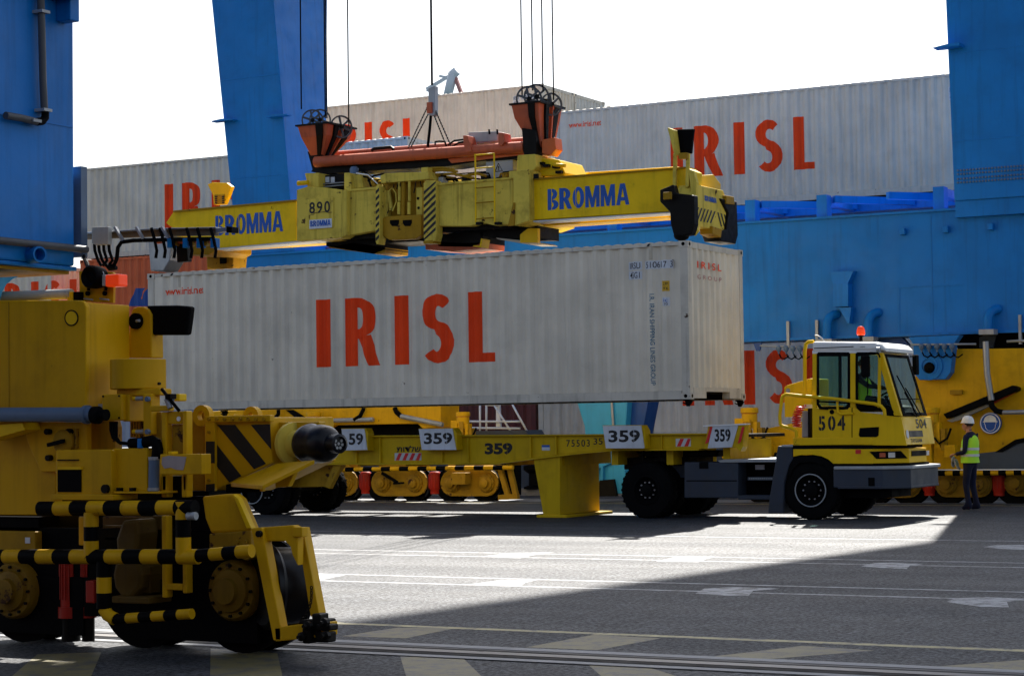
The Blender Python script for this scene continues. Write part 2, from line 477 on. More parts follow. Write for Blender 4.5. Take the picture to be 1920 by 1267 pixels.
# ------------------------------------------------------------------ the setting
def sheet(name, pts, z, mat, kind='structure'):
    mb = MB(); n = mb.add([(x, y, z) for x, y in pts]); mb.face(range(n, n+len(pts)))
    return build(name, mb, mat, kind=kind, center=False)
QEDGE = 46.9
mb = MB(); mb.box(-1500, 1500, -1500, QEDGE, -3.5, 0)
build('ground', mb, 'asphalt', kind='structure', center=False)
m = bpy.data.materials.new('water'); m.use_nodes = True
b = m.node_tree.nodes['Principled BSDF']; b.inputs['Base Color'].default_value = (.02,.05,.06,1); b.inputs['Roughness'].default_value = .12
bp = m.node_tree.nodes.new('ShaderNodeBump'); bp.inputs['Strength'].default_value = .4
tcn = m.node_tree.nodes.new('ShaderNodeTexCoord')
m.node_tree.links.new(noise(m.node_tree, tcn.outputs['Object'], .8, 4), bp.inputs['Height']); m.node_tree.links.new(bp.outputs[0], b.inputs['Normal'])
M['water'] = m
sheet('water', [(-1500, QEDGE+.01), (1500, QEDGE+.01), (1500, 3000), (-1500, 3000)], -2.6, 'water')

def gp(u, v):
    p = onG(u, v); return (p.x, p.y)
def lane(name, ya, yb, xa, xb, mat, z=.0022, xslope=0.0):
    mb = MB(); n = 40
    for i in range(n+1):
        x = xa+(xb-xa)*i/n
        mb.add([(x, ya+random.uniform(-.01,.01), z), (x, yb+random.uniform(-.01,.01), z)])
    for i in range(n): mb.face([2*i, 2*i+2, 2*i+3, 2*i+1])
    return build(name, mb, mat, kind='structure')
# near crane track: steel strips, rail head and grooves let into concrete
def yG(u, v): return onG(u, v).y
def strip(name, va, vb, mat, z): return lane(name, yG(1240, vb), yG(1240, va), -60, 40, mat, z)
strip('rail_bed', 1226.5, 1253.5, 'concrete_dark', .004)
strip('steel_edge_strip', 1227, 1232, 'concrete', .008)
strip('steel_edge_strip', 1249, 1253, 'concrete', .008)
strip('rail_groove', 1235, 1238.5, 'black', .008)
strip('rail_groove', 1243.5, 1247.5, 'black', .008)
mb = MB(); mb.box(-60, 40, yG(1240,1243.4), yG(1240,1238.6), 0, .012); build('crane_rail', mb, 'rail_steel', kind='structure')
YR = yG(1240, 1241)
# yellow boundary line, white lane lines
yl = yG(1240, 1192.3)
lane('yellow_line', yl-.07, yl+.07, -60, 40, 'line_yellow')
for (ua, va) in ((1240,1106),(1240,1092),(1440,1054),(1440,1046),(1600,1010)):
    y = yG(ua, va); lane('white_line', y-.05, y+.05, -70, 30, 'line_white')
def patch(name, uv, mat, z=.0015):
    pts = [gp(u, v) for u, v in uv]
    return sheet(name, pts, z, mat)
# worn direction arrows painted on the lanes (seen edge on)
for uv in (((1304,1112),(1320,1103),(1375,1100),(1462,1103),(1412,1107),(1404,1116),(1360,1116)),
           ((1774,1128),(1790,1121),(1850,1119),(1925,1122),(1888,1128),(1892,1138),(1840,1137)),
           ((1614,1061),(1640,1055),(1672,1054),(1732,1057),(1706,1060),(1700,1066),(1650,1064)),
           ((1844,1025),(1870,1021),(1925,1021),(1925,1030),(1880,1029)),
           ((900,1043),(960,1036),(1040,1035),(1000,1040),(975,1046)),
           ((1230,1052),(1262,1045),(1340,1043),(1325,1047),(1310,1053)),
           ((880,1095),(940,1087),(1010,1086),(985,1092),(975,1099)),
           ((575,1084),(600,1075),(650,1077),(625,1082),(600,1088))):
    patch('painted_arrow', uv, 'line_white')
# faded yellow hatching both sides of the rail
for uv in (((395,1215),(520,1224),(530,1269),(394,1269)), ((750,1228),(868,1233),(905,1269),(762,1269)),
           ((1100,1243),(1218,1251),(1275,1269),(1130,1269)), ((70,1226),(190,1222),(170,1269),(20,1269)),
           ((640,1192),(745,1176),(860,1176),(760,1196)), ((985,1213),(1115,1189),(1240,1196),(1120,1218)),
           ((1320,1232),(1505,1210),(1640,1219),(1430,1236)), ((1740,1250),(1925,1236),(1925,1256))):
    patch('yellow_hatching', uv, 'hatch_yellow', .0012)
# far crane track and quay coping
for y in (42.9, 43.6):
    lane('rail_groove', y, y+.12, -90, 30, 'black', .006)
lane('rail_bed', 42.6, 44.2, -90, 30, 'concrete', .003)
y = yG(1240, 944); lane('yellow_line', y-.08, y+.08, -90, 30, 'line_yellow')
mb = MB(); mb.box(-300, 300, QEDGE-.5, QEDGE, 0.0, .18); build('quay_coping', mb, 'concrete', kind='structure')

# ------------------------------------------------------------------ containers
CL, CW, CH = 12.192, 2.438, 2.896
PITCHC = .2775
def side_profile(x):
    """depth of the corrugated long side at x"""
    p = (x-.30) % PITCHC
    if x < .30 or x > CL-.30: return 0.0
    a, b_, c = .072, .068, .070
    if p < a: return 0.0
    if p < a+b_: return .048*(p-a)/b_
    if p < a+b_+c: return .048
    return .048*(1-(p-a-b_-c)/(PITCHC-a-b_-c))
def breaks(x0, x1):
    r = []; k = 0
    while .30+k*PITCHC < CL-.25:
        for o in (0, .072, .140, .210):
            x = .30+k*PITCHC+o
            if x0 < x < x1 and x < CL-.30: r.append(x)
        k += 1
    return r
_cm = {}
def cmesh(key, fn, mats):
    if key not in _cm:
        mb = fn(); me = bpy.data.meshes.new(key[0])
        me.from_pydata(mb.v, [], mb.f); me.update()
        for i, p in enumerate(me.polygons): p.material_index = mb.m[i]; p.use_smooth = False
        bm = bmesh.new(); bm.from_mesh(me); bmesh.ops.recalc_face_normals(bm, faces=bm.faces); bm.to_mesh(me); bm.free()
        for q in mats: me.materials.append(M[q])
        _cm[key] = me
    return _cm[key]
def clocal(name, key, fn, mats, root, label=None, loc=(0,0,0)):
    o = bpy.data.objects.new(name, cmesh(key, fn, mats)); COL.objects.link(o); o.parent = root; o.location = loc
    if label: o['label'] = label
    return o
def mk_side(L, k=0):
    def f():
        mb = MB(); xs = [.16] + [x for x in breaks(.16, L-.3)] + [L-.16]
        z0, z1 = .158, CH-.07
        for s, yb in (((1, .02), (-1, CW-.02))[k],):
            n = len(mb.v)
            for x in xs:
                d = yb + s*(side_profile(x) if .30 < x < L-.30 else 0)
                mb.add([(x, d, z0), (x, d, z1)])
            for i in range(len(xs)-1): mb.face([n+2*i, n+2*i+2, n+2*i+3, n+2*i+1])
        return mb
    return f
def mk_end(x, sgn):
    def f():
        mb = MB(); ys = [.16]; y = .22; k = 0
        prof = [(.16, 0)]
        while y < CW-.25:
            prof += [(y, 0), (y+.045, 1), (y+.125, 1), (y+.17, 0)]; y += .247
        prof.append((CW-.16, 0)); z0, z1 = .22, CH-.10
        n = len(mb.v)
        for yy, d in prof: mb.add([(x - sgn*(.015+.046*d), yy, z0), (x - sgn*(.015+.046*d), yy, z1)])
        for i in range(len(prof)-1): mb.face([n+2*i, n+2*i+2, n+2*i+3, n+2*i+1])
        return mb
    return f
def mk_roof(L):
    def f():
        mb = MB(); x = .18; xs = [(.16, 0)]
        while x < L-.28:
            xs += [(x, 0), (x+.05, 1), (x+.10, 1), (x+.15, 0)]; x += .21
        xs.append((L-.16, 0))
        for xx, d in xs: mb.add([(xx, .03, CH-.012), (xx, .10, CH-.008+.022*d), (xx, CW-.10, CH-.008+.022*d), (xx, CW-.03, CH-.012)])
        for i in range(len(xs)-1):
            for j in range(3): mb.face([4*i+j, 4*i+4+j, 4*i+5+j, 4*i+1+j])
        return mb
    return f
def mk_box(*a):
    def f():
        return MB().box(*a)
    return f
def mk_post(x, y):
    def f():
        mb = MB(); mb.box(x, x+.15, y, y+.15, .12, CH-.12); mb.box(x+.02, x+.13, y+.02, y+.13, .11, CH-.11); return mb
    return f
def mk_cast(x, y, z):
    def f():
        mb = MB(); mb.box(x, x+.178, y, y+.162, z, z+.118); return mb
    return f
def mk_floor(L):
    def f():
        mb = MB(); mb.box(.16, L-.16, .07, CW-.07, .12, .15)
        x = .3
        while x < L-.3: mb.box(x, x+.05, .062, CW-.062, .01, .118); x += .3
        return mb
    return f
def mk_sill(x, sgn):
    def f():
        mb = MB(); x1 = x - sgn*.15
        mb.box(x, x1, .17, .70, .02, .22); mb.box(x, x1, CW-.70, CW-.17, .02, .22); mb.box(x-sgn*.004, x1, .702, CW-.702, .145, .218); return mb
    return f
def hole(key, x, y, z, ax):
    def f():
        mb = MB()
        if ax == 'y': mb.lathe((x, y, z), (0, -1 if y < 1 else 1, 0), [(.001,.004),(.034,.004)], 12)
        else: mb.lathe((x, y, z), (1, 0, 0), [(.001,.004),(.034,.004)], 12)
        return mb
    return f
def decal_side(name, shape, x0, z0, sx, sz, mat, root, y0=.02, label=None, off=.004):
    """paint that follows the corrugated side"""
    vs, fs = shape
    bm = bmesh.new(); bv = [bm.verts.new((x0+x*sx, 0, z0+z*sz)) for x, z in vs]
    for f in fs:
        try: bm.faces.new([bv[i] for i in f])
        except ValueError: pass
    a = min(v.co.x for v in bm.verts); b_ = max(v.co.x for v in bm.verts)
    for x in breaks(a, b_):
        bmesh.ops.bisect_plane(bm, geom=bm.verts[:]+bm.edges[:]+bm.faces[:], plane_co=(x,0,0), plane_no=(1,0,0))
    for v in bm.verts: v.co.y = y0 + side_profile(v.co.x) - off
    me = bpy.data.meshes.new(name); bm.to_mesh(me); bm.free(); me.materials.append(M[mat])
    o = bpy.data.objects.new(name, me); COL.objects.link(o); o.parent = root
    if label: o['label'] = label
    return o
def txt_shape(s, w, h, offset=.0, spacing=1.0):
    vs, fs = text_mesh(s, offset, spacing); return fit(vs, 0, w, 0, h), fs
def rect(w, h): return [(0,0),(w,0),(w,h),(0,h)], [(0,1,2,3)]
def container(label, loc, paintmat='container_grey', rail='container_rail', L=CL, yaw=0, tilt=0, letters=True, detail=2, right=True, group='shipping containers'):
    r = thing('shipping_container', label, 'container', loc, group)
    r.rotation_euler = (0, tilt, yaw)
    for k in (0, 1): clocal('side_wall', ('side_wall', L, k, paintmat), mk_side(L, k), [paintmat], r)
    clocal('roof', ('roof', L, paintmat), mk_roof(L), [paintmat], r)
    clocal('end_wall', ('end_wall', L, 1, paintmat), mk_end(L, 1), [paintmat], r)
    clocal('end_wall', ('end_wall', 0, -1, paintmat), mk_end(0, -1), [paintmat], r)
    for k, (y0, y1) in enumerate(((0, .06), (CW-.06, CW))):
        clocal('top_rail', ('top_rail', L, k, rail), mk_box(.17, L-.17, y0+.008, y1-.008, CH-.075, CH-.012), [rail], r)
        clocal('bottom_rail', ('bottom_rail', L, k, rail), mk_box(.17, L-.17, y0+.006, y1-.006, .0, .155), [rail], r)
    for k, (x0, x1) in enumerate(((.0, .155), (L-.155, L))):
        clocal('end_header', ('end_header', L, k, rail), mk_box(x0+.01, x1-.01, .165, CW-.165, CH-.12, CH-.01), [rail], r)
    clocal('floor', ('floor', L), mk_floor(L), ['black'], r)
    for x in (0.006, L-.156):
        for y in (0.006, CW-.156): clocal('corner_post', ('corner_post', x, y, rail), mk_post(x, y), [rail], r)
    for x, sg in ((L-.004, 1), (.004, -1)): clocal('end_sill', ('end_sill', x, rail), mk_sill(x, sg), [rail], r)
    for x in (-.003, L-.175):
        for y in (-.003, CW-.159):
            for z in (0, CH-.118):
                c = clocal('corner_casting', ('corner_casting', x, y, z, rail), mk_cast(x, y, z), [rail], r)
                if detail > 1 and y < 1:
                    clocal('casting_hole', ('casting_hole', x, y, z), hole(0, x+.089, y, z+.06, 'y'), ['black'], c)
                if detail > 1 and x > 1:
                    clocal('casting_hole', ('casting_hole_e', x, y, z), hole(0, x+.178, y+.08, z+.06, 'x'), ['black'], c)
    return r
LW = {'I': .2, 'R': .54, 'S': .47, 'L': .40}
IR_U = ((592,619),(645,711),(737,763),(789,850),(876,925))
_x = [(onY(a, 620, 34.3).x, onY(b_, 620, 34.3).x) for a, b_ in IR_U]
_xl = onY(277, 620, 34.3).x; _xr = onY(1292, 620, 34.3).x
IR_X = [((a-_xl)/(_xr-_xl)*CL, (b_-a)/(_xr-_xl)*CL) for a, b_ in _x]
def irisl(r, x0=None, z0=.80, h=1.36, mat='letter_red'):
    for ch, (x, wd) in zip('IRISL', IR_X):
        dx = 0 if x0 is None else x0-IR_X[0][0]
        decal_side('letter', GL[ch], x+dx, z0, wd/LW[ch], h, mat, r)
def irisl_small(r, num, web=True):
    if web: decal_side('web_address', txt_shape('www.irisl.net', 1.0, .16, .015), .42, 2.42, 1, 1, 'letter_red', r)
    a, b_ = num
    U = lambda u: (onY(u, 500, 34.3).x-_xl)/(_xr-_xl)*CL
    n0, n1, n2, n3 = U(1176), U(1201), U(1207), U(1261)
    decal_side('number_patch', rect(n1-n0, .155), n0, 2.41, 1, 1, 'board_white', r, off=.004)
    decal_side('number_patch', rect(n3-n2, .155), n2, 2.41, 1, 1, 'board_white', r, off=.004)
    decal_side('number_patch', rect(n1-n0, .155), n0, 2.235, 1, 1, 'board_white', r, off=.004)
    decal_side('number', txt_shape(a, n1-n0-.05, .115, .004), n0+.025, 2.43, 1, 1, 'ink', r, off=.007)
    decal_side('number', txt_shape(b_, n3-n2-.05, .115, .004), n2+.025, 2.43, 1, 1, 'ink', r, off=.007)
    decal_side('number', txt_shape('45G1', n1-n0-.06, .115, .004), n0+.025, 2.255, 1, 1, 'ink', r, off=.007)
    h0 = U(1240)
    decal_side('height_label', rect(.13, .19), h0, 1.99, 1, 1, 'label_yellow', r)
    for k, t in enumerate(('2.9M', "9'6")): decal_side('height_print', txt_shape(t, .09, .055), h0+.02, 2.10-.085*k, 1, 1, 'ink', r, off=.007)
    decal_side('inspection_label', rect(.13, .16), h0, 1.72, 1, 1, 'board_white', r)
    decal_side('inspection_print', txt_shape('ic', .08, .07), h0+.025, 1.79, 1, 1, 'ink_blue', r, off=.007)
    decal_side('inspection_print', txt_shape('70', .07, .045), h0+.03, 1.73, 1, 1, 'ink', r, off=.008)
    vs, fs = txt_shape('I.R. IRAN SHIPPING LINES GROUP', 1.68, .085, .006)
    decal_side('line_name', ([(y, -x) for x, y in vs], fs), U(1216), 1.95, 1, 1, 'letter_teal', r, off=.007)
def end_text(r, name, s, w, h, yc, z, mat, L=CL, spacing=1.0):
    vs, fs = text_mesh(s, .01, spacing); vs = fit(vs, 0, w, 0, h)
    mb = MB(); mb.add([(L-.008, yc+x, z+y) for x, y in vs])
    for f in fs: mb.face(f)
    me = bpy.data.meshes.new(name); me.from_pydata(mb.v, [], mb.f); me.materials.append(M[mat])
    o = bpy.data.objects.new(name, me); COL.objects.link(o); o.parent = r; return o

# the hanging container
HX, HY, HZ = onY(1290, 600, 34.3).x - CL, 34.3, onY(1292, 748, 34.3).z
hang = container('pale grey forty foot container hanging from the yellow spreader, centre of the picture', (HX, HY, HZ))
hang.scale = ((_xr-_xl)/CL, 1.07, 1)
hang.location.x = _xl
irisl(hang); irisl_small(hang, ('IRSU', '510617 3'))
end_text(hang, 'end_lettering', 'IRISL', 1.05, .13, .42, 2.42, 'letter_red', spacing=1.5)
end_text(hang, 'end_lettering', 'GROUP', 1.05, .08, .42, 2.22, 'far_red', spacing=1.7)
# hazard ticks by the top corners
for x in (.35, .47, .59, 11.28, 11.38, 11.48, 11.58):
    decal_side('hazard_tick', ([(0,0),(.05,0),(.09,.05),(.04,.05)], [(0,1,2,3)]), x, CH-.07, 1, 1, 'ink', hang, y0=.0)
for x in (.75, 11.42):
    decal_side('slot_mark', rect(.07, .22), x, 2.58, 1, 1, 'container_beige', hang)
def cone():
    mb = MB(); mb.box(-.06,.06,-.05,.05,-.03,0); mb.prism([(-.04,-.03),(.10,-.03),(.03,-.13),(-.01,-.13)], -.03, .03)
    mb.bar((-.09,0,-.06),(.03,0,-.115),.02,.02); return mb
for x in (0.09, CL-.09):
    for y in (.08, CW-.08):
        clocal('twistlock', ('twistlock',), cone, ['black'], hang, loc=(x, y, 0))

# containers on the ship behind the far crane
def cy(u, v, Y): return onY(u, v, Y)
YS = 50.3
# tier heights
T1, T2, T3, T4 = 1.42, 4.36, 7.32, 10.25
rr = container('grey container with the full red lettering high on the ship, right of the spreader', (cy(1040, 300, 49.4).x, 49.4, T3+.12), 'container_ship', 'container_rail')
irisl(rr, x0=3.45); irisl_small(rr, ('IRSU', '503118 0'))
TR_X = cy(1040, 300, 49.4).x
a = container('grey container above the orange one, its red letters cut off by the blue leg', (cy(152, 400, YS+.3).x, YS+.3, T3), 'container_ship', 'container_rail')
irisl(a, x0=3.35)
ax = cy(152, 400, YS+.3).x
b2 = container('rusty white container whose corner shows just above the orange spreader beam', (cy(764, 270, YS).x-6.06, YS, T3), 'container_white', 'container_white', L=6.06)
XD = cy(1016, 160, 63).x - CL
d = container('grey container on the top tier of the ship, crane boom behind it', (XD, 63, onY(1016, 157, 63).z-CH), 'container_ship', 'container_rail', )
irisl(d, x0=3.0); irisl_small(d, ('IRSU', '520417 1'), web=False)
d2 = container('grey container end on the top tier behind the right sheave block', (XD+.0, 63+CW+.08, onY(1016, 157, 63).z-CH), 'container_white', 'container_rail')
d3 = container('tan trimmed container end, farthest back on the top tier', (XD+.1, 63+2*CW+.3, onY(1016, 157, 63).z-CH-.12), 'container_beige', 'container_rail')
# second tier
e = container('orange container with a blue emblem, on the ship under the cable arm', (cy(150, 500, YS).x, YS, T2), 'container_orange', 'container_orange')
ex = cy(150, 500, YS).x
def P2(r, x, z): return (x-r.location.x, z-r.location.z)
q = [P2(e, cy(u,v,YS).x, cy(u,v,YS).z) for u, v in ((240,574),(252,540),(284,540),(300,574))]
decal_side('emblem', (q, [(0,1,2,3)]), 0, 0, 1, 1, 'blue_dark', e)
q = [P2(e, cy(u,v,YS).x, cy(u,v,YS).z) for u, v in ((262,560),(266,548),(272,540),(275,540),(269,549),(264,561))]
decal_side('emblem_stroke', (q, [(0,1,2,3,4,5)]), 0, 0, 1, 1, 'container_orange', e, off=.008)
fL = container('grey container with red letters on the ship, glimpsed under the blue leg at far left', (ex-CL-1.2, YS, T2-.1), 'container_ship', 'container_rail')
irisl(fL, x0=cy(6,540,YS).x-fL.location.x-(IR_X[1][0]-IR_X[0][0]), z0=cy(60,528,YS).z-fL.location.z-1.36)
# grey-blue locker frames in front of it
m_ = container('maroon container with white letters, seen through the spreader beside the ladder', (cy(852, 320, YS-.4).x, YS, T3-2.9), 'container_maroon', 'container_maroon', L=2.99)
decal_side('lettering', txt_shape('lex', .75, .42, .03), .55, 1.8, 1, 1, 'white_paint', m_)
for zt, lb in ((1, 'grey container under the top tier one, mostly hidden by the spreader'), (2, 'grey container two below the top tier, hidden behind the spreader')):
    container(lb, (XD, 63, d.location.z-zt*2.93), 'container_ship', 'container_rail', detail=1)
# middle tiers behind the beam
mid = container('grey container on the ship between the orange and the maroon ones', (ex+CL+.4, YS+.1, T2), 'container_ship', 'container_rail')
t2r = container('grey container on the ship right behind the blue beam, under the top right one', (cy(1420, 400, YS).x, YS+.1, T2), 'container_ship', 'container_rail')
# first tier (letters read behind the tractor)
gx = cy(1215, 780, YS).x
g = container('grey container low on the ship behind the tractor cab, large red letters at its middle', (gx, YS, T1), 'container_ship', 'container_rail')
irisl(g, x0=cy(1391,700,YS).x-gx-1.75, z0=.85, h=1.42)
bx0 = cy(1006, 790, YS-.2).x
bb = container('stained beige container low on the ship behind the blue bogie yoke', (bx0, YS-.1, T1-.1), 'container_beige', 'container_beige', L=cy(1210,780,YS-.1).x-bx0)
mr = container('dark maroon container low on the ship behind the white gangway rails', (bx0-6.3, YS+.2, T1-.1), 'container_maroon', 'container_maroon', L=6.06)
le = container('dull blue container low on the ship behind the yellow bogie on the left', (bx0-6.5-CL, YS+.2, T1-.1), 'container_blue', 'container_blue')

# ship hull with a deck
mb = MB(); mb.prism([(-110,-3.2),(60,-3.2),(60,1.25),(-110,1.25)], 48.6, 80)
hull = build('ship', mb, 'hull', label='dark grey ship hull moored along the quay under the containers', cat='ship')
# far ship crane boom
YB = 150
root = thing('ship_crane', 'pale distant deck crane with a red brace, above the top tier of containers', 'crane', onY(845, 250, YB))
mb = MB(); mb.tube([onY(838,185,YB), onY(850,138,YB)], .38, 8, r2=.45); mb.tube([onY(846,143,YB), onY(858,132,YB)], .42, 8)
mb.tube([onY(830,300,YB), onY(838,185,YB)], .5, 8)
build('mast', mb, 'far_white', root)
mb = MB(); mb.bar(onY(848,140,YB), onY(800,168,YB), .2, .28); mb.bar(onY(800,170,YB), onY(835,182,YB), .15, .15); mb.bar(onY(824,143,YB), onY(846,147,YB), .15, .2)
build('jib', mb, 'far_white', root)
mb = MB(); mb.bar(onY(854,146,YB), onY(866,178,YB), .28, .28); pass
build('brace', mb, 'far_red', root)

# unseen shed on the land side, added behind the camera to cut low sky light
blocker = thing('sky_blocker', 'unseen dark shed on the land side of the quay', 'light blocker', (-8, -16, 0))
mb = MB(); mb.box(-48, 32, -22, -9, 0, 10.6); build('wall', mb, 'hull', blocker)
mb = MB(); mb.prism([(-22.4,10.6),(-8.6,10.6),(-8.6,10.9),(-15.5,13.2),(-22.4,10.9)], -48.4, 32.4, axis='x'); build('roof', mb, 'hull', blocker)
for k in range(8):
    mb = MB(); mb.box(-44+k*9.4, -39+k*9.4, -9.001, -8.93, 0.02, 5.2); build('door', mb, 'container_maroon', blocker)
# ------------------------------------------------------------------ the quay crane (one machine on two rails)
YF = 43.05
crane = thing('quay_crane', 'blue quay crane with yellow bogies, its legs framing the whole scene', 'crane', (-13, 28, 0))
def cp(name, mb, mat, label=None, bevel=0.0, parent=crane, kind=None):
    return build(name, mb, mat, parent, label, bevel=bevel, kind=kind)
XB0 = onY(442, 470, YF).x
ZBt = .5*(onY(1390, 420.5, YF).z + onY(900, 448.5, YF).z); ZBb = onY(1500, 636, YF).z
mb = MB(); mb.box(XB0, -7.5, YF, YF+1.5, ZBb, ZBt); girder = cp('sill_girder', mb, 'blue', 'blue box girder behind the hanging container', .02)
mb = MB(); mb.box(XB0-.03, -7.5, YF-.07, YF-.002, ZBt-.03, ZBt+.02); cp('top_flange', mb, 'blue', parent=girder)
mb = MB(); mb.box(XB0-.03, -7.5, YF-.07, YF-.002, ZBb-.02, ZBb+.04); cp('bottom_flange', mb, 'blue', parent=girder)
# upper girder and horizontal bracing behind it
ZR0, ZR1 = 6.60, 6.88
mb = MB(); mb.box(XB0, -12.9, 45.2, 45.8, ZR0, ZR1); cp('rear_girder', mb, 'blue')
for u in (1140, 1290, 1400, 1535, 1755):
    x = onY(u, 400, YF).x
    mb = MB(); mb.box(x-.12, x+.12, YF+.2, YF+.5, ZBt, ZR1-.06); cp('post', mb, 'blue')
    mb = MB(); mb.box(x-.10, x+.10, YF+.52, 45.19, ZR0+.02, ZR1-.08); cp('cross_member', mb, 'blue')
for u0, u1 in ((1150,1285),(1300,1395),(1410,1530),(1548,1640),(1650,1750)):
    mb = MB(); mb.bar((onY(u0,400,YF).x, YF+.55, ZR0+.14), (onY(u1,400,YF).x+.2, 45.15, ZR0+.14), .14, .16); cp('diagonal_brace', mb, 'blue')
# left leg: leans left, front face and end face
pl = [(395,-6),(434,381),(441,470)]; pr = [(511,-6),(543,374),(548,468)]
A = [onY(*p, YF-.0) for p in pl]; B = [onY(*p, YF) for p in pr]
def leg(name, xa0, xb0, xa1, xb1, z0, z1, y0, y1a, y1b, label):
    mb = MB(); n = mb.add([(xa0,y0,z0),(xb0,y0,z0),(xb0,y1a,z0),(xa0,y1a,z0),(xa1,y0,z1),(xb1,y0,z1),(xb1,y1b,z1),(xa1,y1b,z1)])
    for q in ((0,3,2,1),(4,5,6,7),(0,1,5,4),(1,2,6,5),(2,3,7,6),(3,0,4,7)): mb.face([n+i for i in q])
    return cp(name, mb, 'blue', label, .02)
def ext(p, q, z):
    t = (z-p.z)/(q.z-p.z); return p.x+(q.x-p.x)*t
zt = 30.0; zb = ZBt+.025
YL = YF+.02
leg('leg', ext(A[1],A[0],zb), ext(B[1],B[0],zb), ext(A[1],A[0],zt), ext(B[1],B[0],zt), zb, zt, YL, YL+1.4, YL+5.3, 'left waterside leg, leaning left')
for u, v in ((425,227),(527,218)):
    p = onY(u, v, YL); mb = MB(); mb.prism([(p.x-.32,p.z),(p.x+.0,p.z+.03),(p.x+.35,p.z),(p.x+.35,p.z-.03),(p.x-.32,p.z-.03)], YL-.22, YL-.002); cp('lug_plate', mb, 'blue')
# right waterside leg
Ar = [onY(1773,0,YL-.25), onY(1788,350,YL-.25)]
leg('leg', ext(Ar[1],Ar[0],zb), ext(Ar[1],Ar[0],zb)+3.4, ext(Ar[1],Ar[0],zt), ext(Ar[1],Ar[0],zt)+3.2, ZBt+.15, zt, YL-.25, YL+1.9, YL+2.4, 'right waterside leg with bolted splice')
p = onY(1790, 398, YL-.25)
mb = MB(); mb.box(p.x, p.x+3.4, YL-.2, YL+1.8, ZBt-.2, ZBt+.149); cp('leg_foot', mb, 'blue')
for u, v in ((1786,90),):
    p = onY(u, v, YL-.25); mb = MB(); mb.prism([(p.x-.33,p.z-.02),(p.x,p.z+.03),(p.x+.25,p.z+.04),(p.x+.25,p.z-.03),(p.x-.33,p.z-.03)], YL-.6, YL-.252); cp('lug_plate', mb, 'blue')
mb = MB()
for row, v in enumerate((318,325,334,341)):
    for k in range(32):
        p = onY(1792+k*5.4+row*.4, v, YL-.25)
        mb.lathe((onY(1792,v,YL-.25).x+k*.0675+.05, YL-.252, onY(1850,v-2,YL-.25).z), (0,-1,0), [(.022,0),(.022,.03),(.001,.034)], 6)
cp('splice_bolts', mb, 'pipe_blue', kind='stuff')
# near (landside) leg, cross beams and the trolley girder overhead
XL = -11.85
zn0 = onX(145, 500, XL).z
Yfar = onX(139, 250, XL).y
mb = MB(); mb.box(XL-2.2, XL, 10.6, Yfar, zn0+.001, 16.2); cp('leg', mb, 'blue', 'landside leg filling the left edge of the picture', .02)
mb = MB(); mb.box(-12.4, -10.2, 11.4, YF-.3, 16.3, 19.0); cp('portal_beam', mb, 'blue')
mb = MB(); mb.box(-31.5, -13.45, 11.6, 13.4, 16.6, 18.8); cp('portal_beam', mb, 'blue')
def ge(y): return -21.45+(y-55.6)*.0876
mb = MB(); mb.prism([(ge(-25),-25),(-9,-25),(-9,95),(ge(95),95)], 44.5, 47.5, axis='z'); cp('trolley_girder', mb, 'blue')
for yy in (13.0, 44.0):
    mb = MB(); mb.box(-13.2, -10.8, yy-1.2, yy+1.2, 19.01 if yy < 20 else 30.01, 44.49); cp('upper_leg', mb, 'blue')
# far girder fittings
for u, v in ((1692,434),(1773,430),(1857,425)):
    mb = MB(); mb.pbox(u-6, v-6, u+4, v+6, YF-.14, .138); cp('junction_box', mb, 'blue', parent=girder, bevel=.01)
hood = MB(); hood.pprism([(1552,510),(1600,508),(1590,530),(1583,534),(1562,532)], YF-.25, .248); hood.pprism([(1563,532),(1590,531),(1590,574),(1562,575)], YF-.3, .298)
cp('vent_hood', hood, 'blue', parent=girder)
mb = MB(); mb.pprism([(1573,577),(1596,576),(1592,606),(1589,606)], YF-.26, .258); cp('vent_hood', mb, 'blue', parent=girder)
for u, v0, v1 in ((1551,597,640),(1629,594,636),(1853,588,622)):
    mb = MB(); a_ = onY(u, v1, YF-.22); b_ = onY(u, v0+8, YF-.22)
    mb.tube([a_, b_, b_+Vector((.04,.05,.12)), b_+Vector((.10,.12,.17)), b_+Vector((.16,.22,.19))], .10, 12); cp('vent_pipe', mb, 'blue', parent=girder)
    mb = MB(); mb.box(a_.x-.16, a_.x+.16, YF-.38, YF-.06, a_.z-.06, a_.z+.05); cp('pipe_clamp', mb, 'galv', parent=girder)
for u, v0, v1 in ((1477,602,652),(1531,600,640),(1912,590,645),(1721,633,655),(1769,633,655)):
    mb = MB(); mb.pbox(u-2.5, v0, u+2.5, v1, YF-.10, .08); cp('bracket_strip', mb, 'galv', parent=girder)
mb = MB(); mb.pprism([(1683,537),(1806,531),(1806,534),(1687,540),(1687,625),(1683,625)], YF-.012, .010); cp('seam_plate', mb, 'blue', parent=girder)
# connector rows hanging from the girder
YC_ = 42.3
def connectors(us, v, rail):
    mb = MB(); mb.ptube([(rail[0],rail[1],YC_),(rail[2],rail[3],YC_)], .022, 8); cp('conduit', mb, 'galv')
    for u in us:
        c = onY(u, v, YC_); mb = MB(); mb.lathe(c, (0,0,-1), [(.035,-.07),(.06,-.05),(.06,.01),(.04,.05),(.02,.07),(.02,.11),(.001,.11)], 12)
        cp('cable_connector', mb, 'pipe_blue')
        mb = MB(); q_ = c+Vector((.01,0,-.11)); mb.tube([q_, q_+Vector((.03,.02,-.08)), q_+Vector((.10,.04,-.12)), q_+Vector((.2,.06,-.05))], .015, 6); cp('cable', mb, 'black')
connectors((1460,1474,1487,1500), 654, (1425,648,1512,651))
connectors((1728,1742,1757,1771,1785), 650, (1708,646,1830,645))
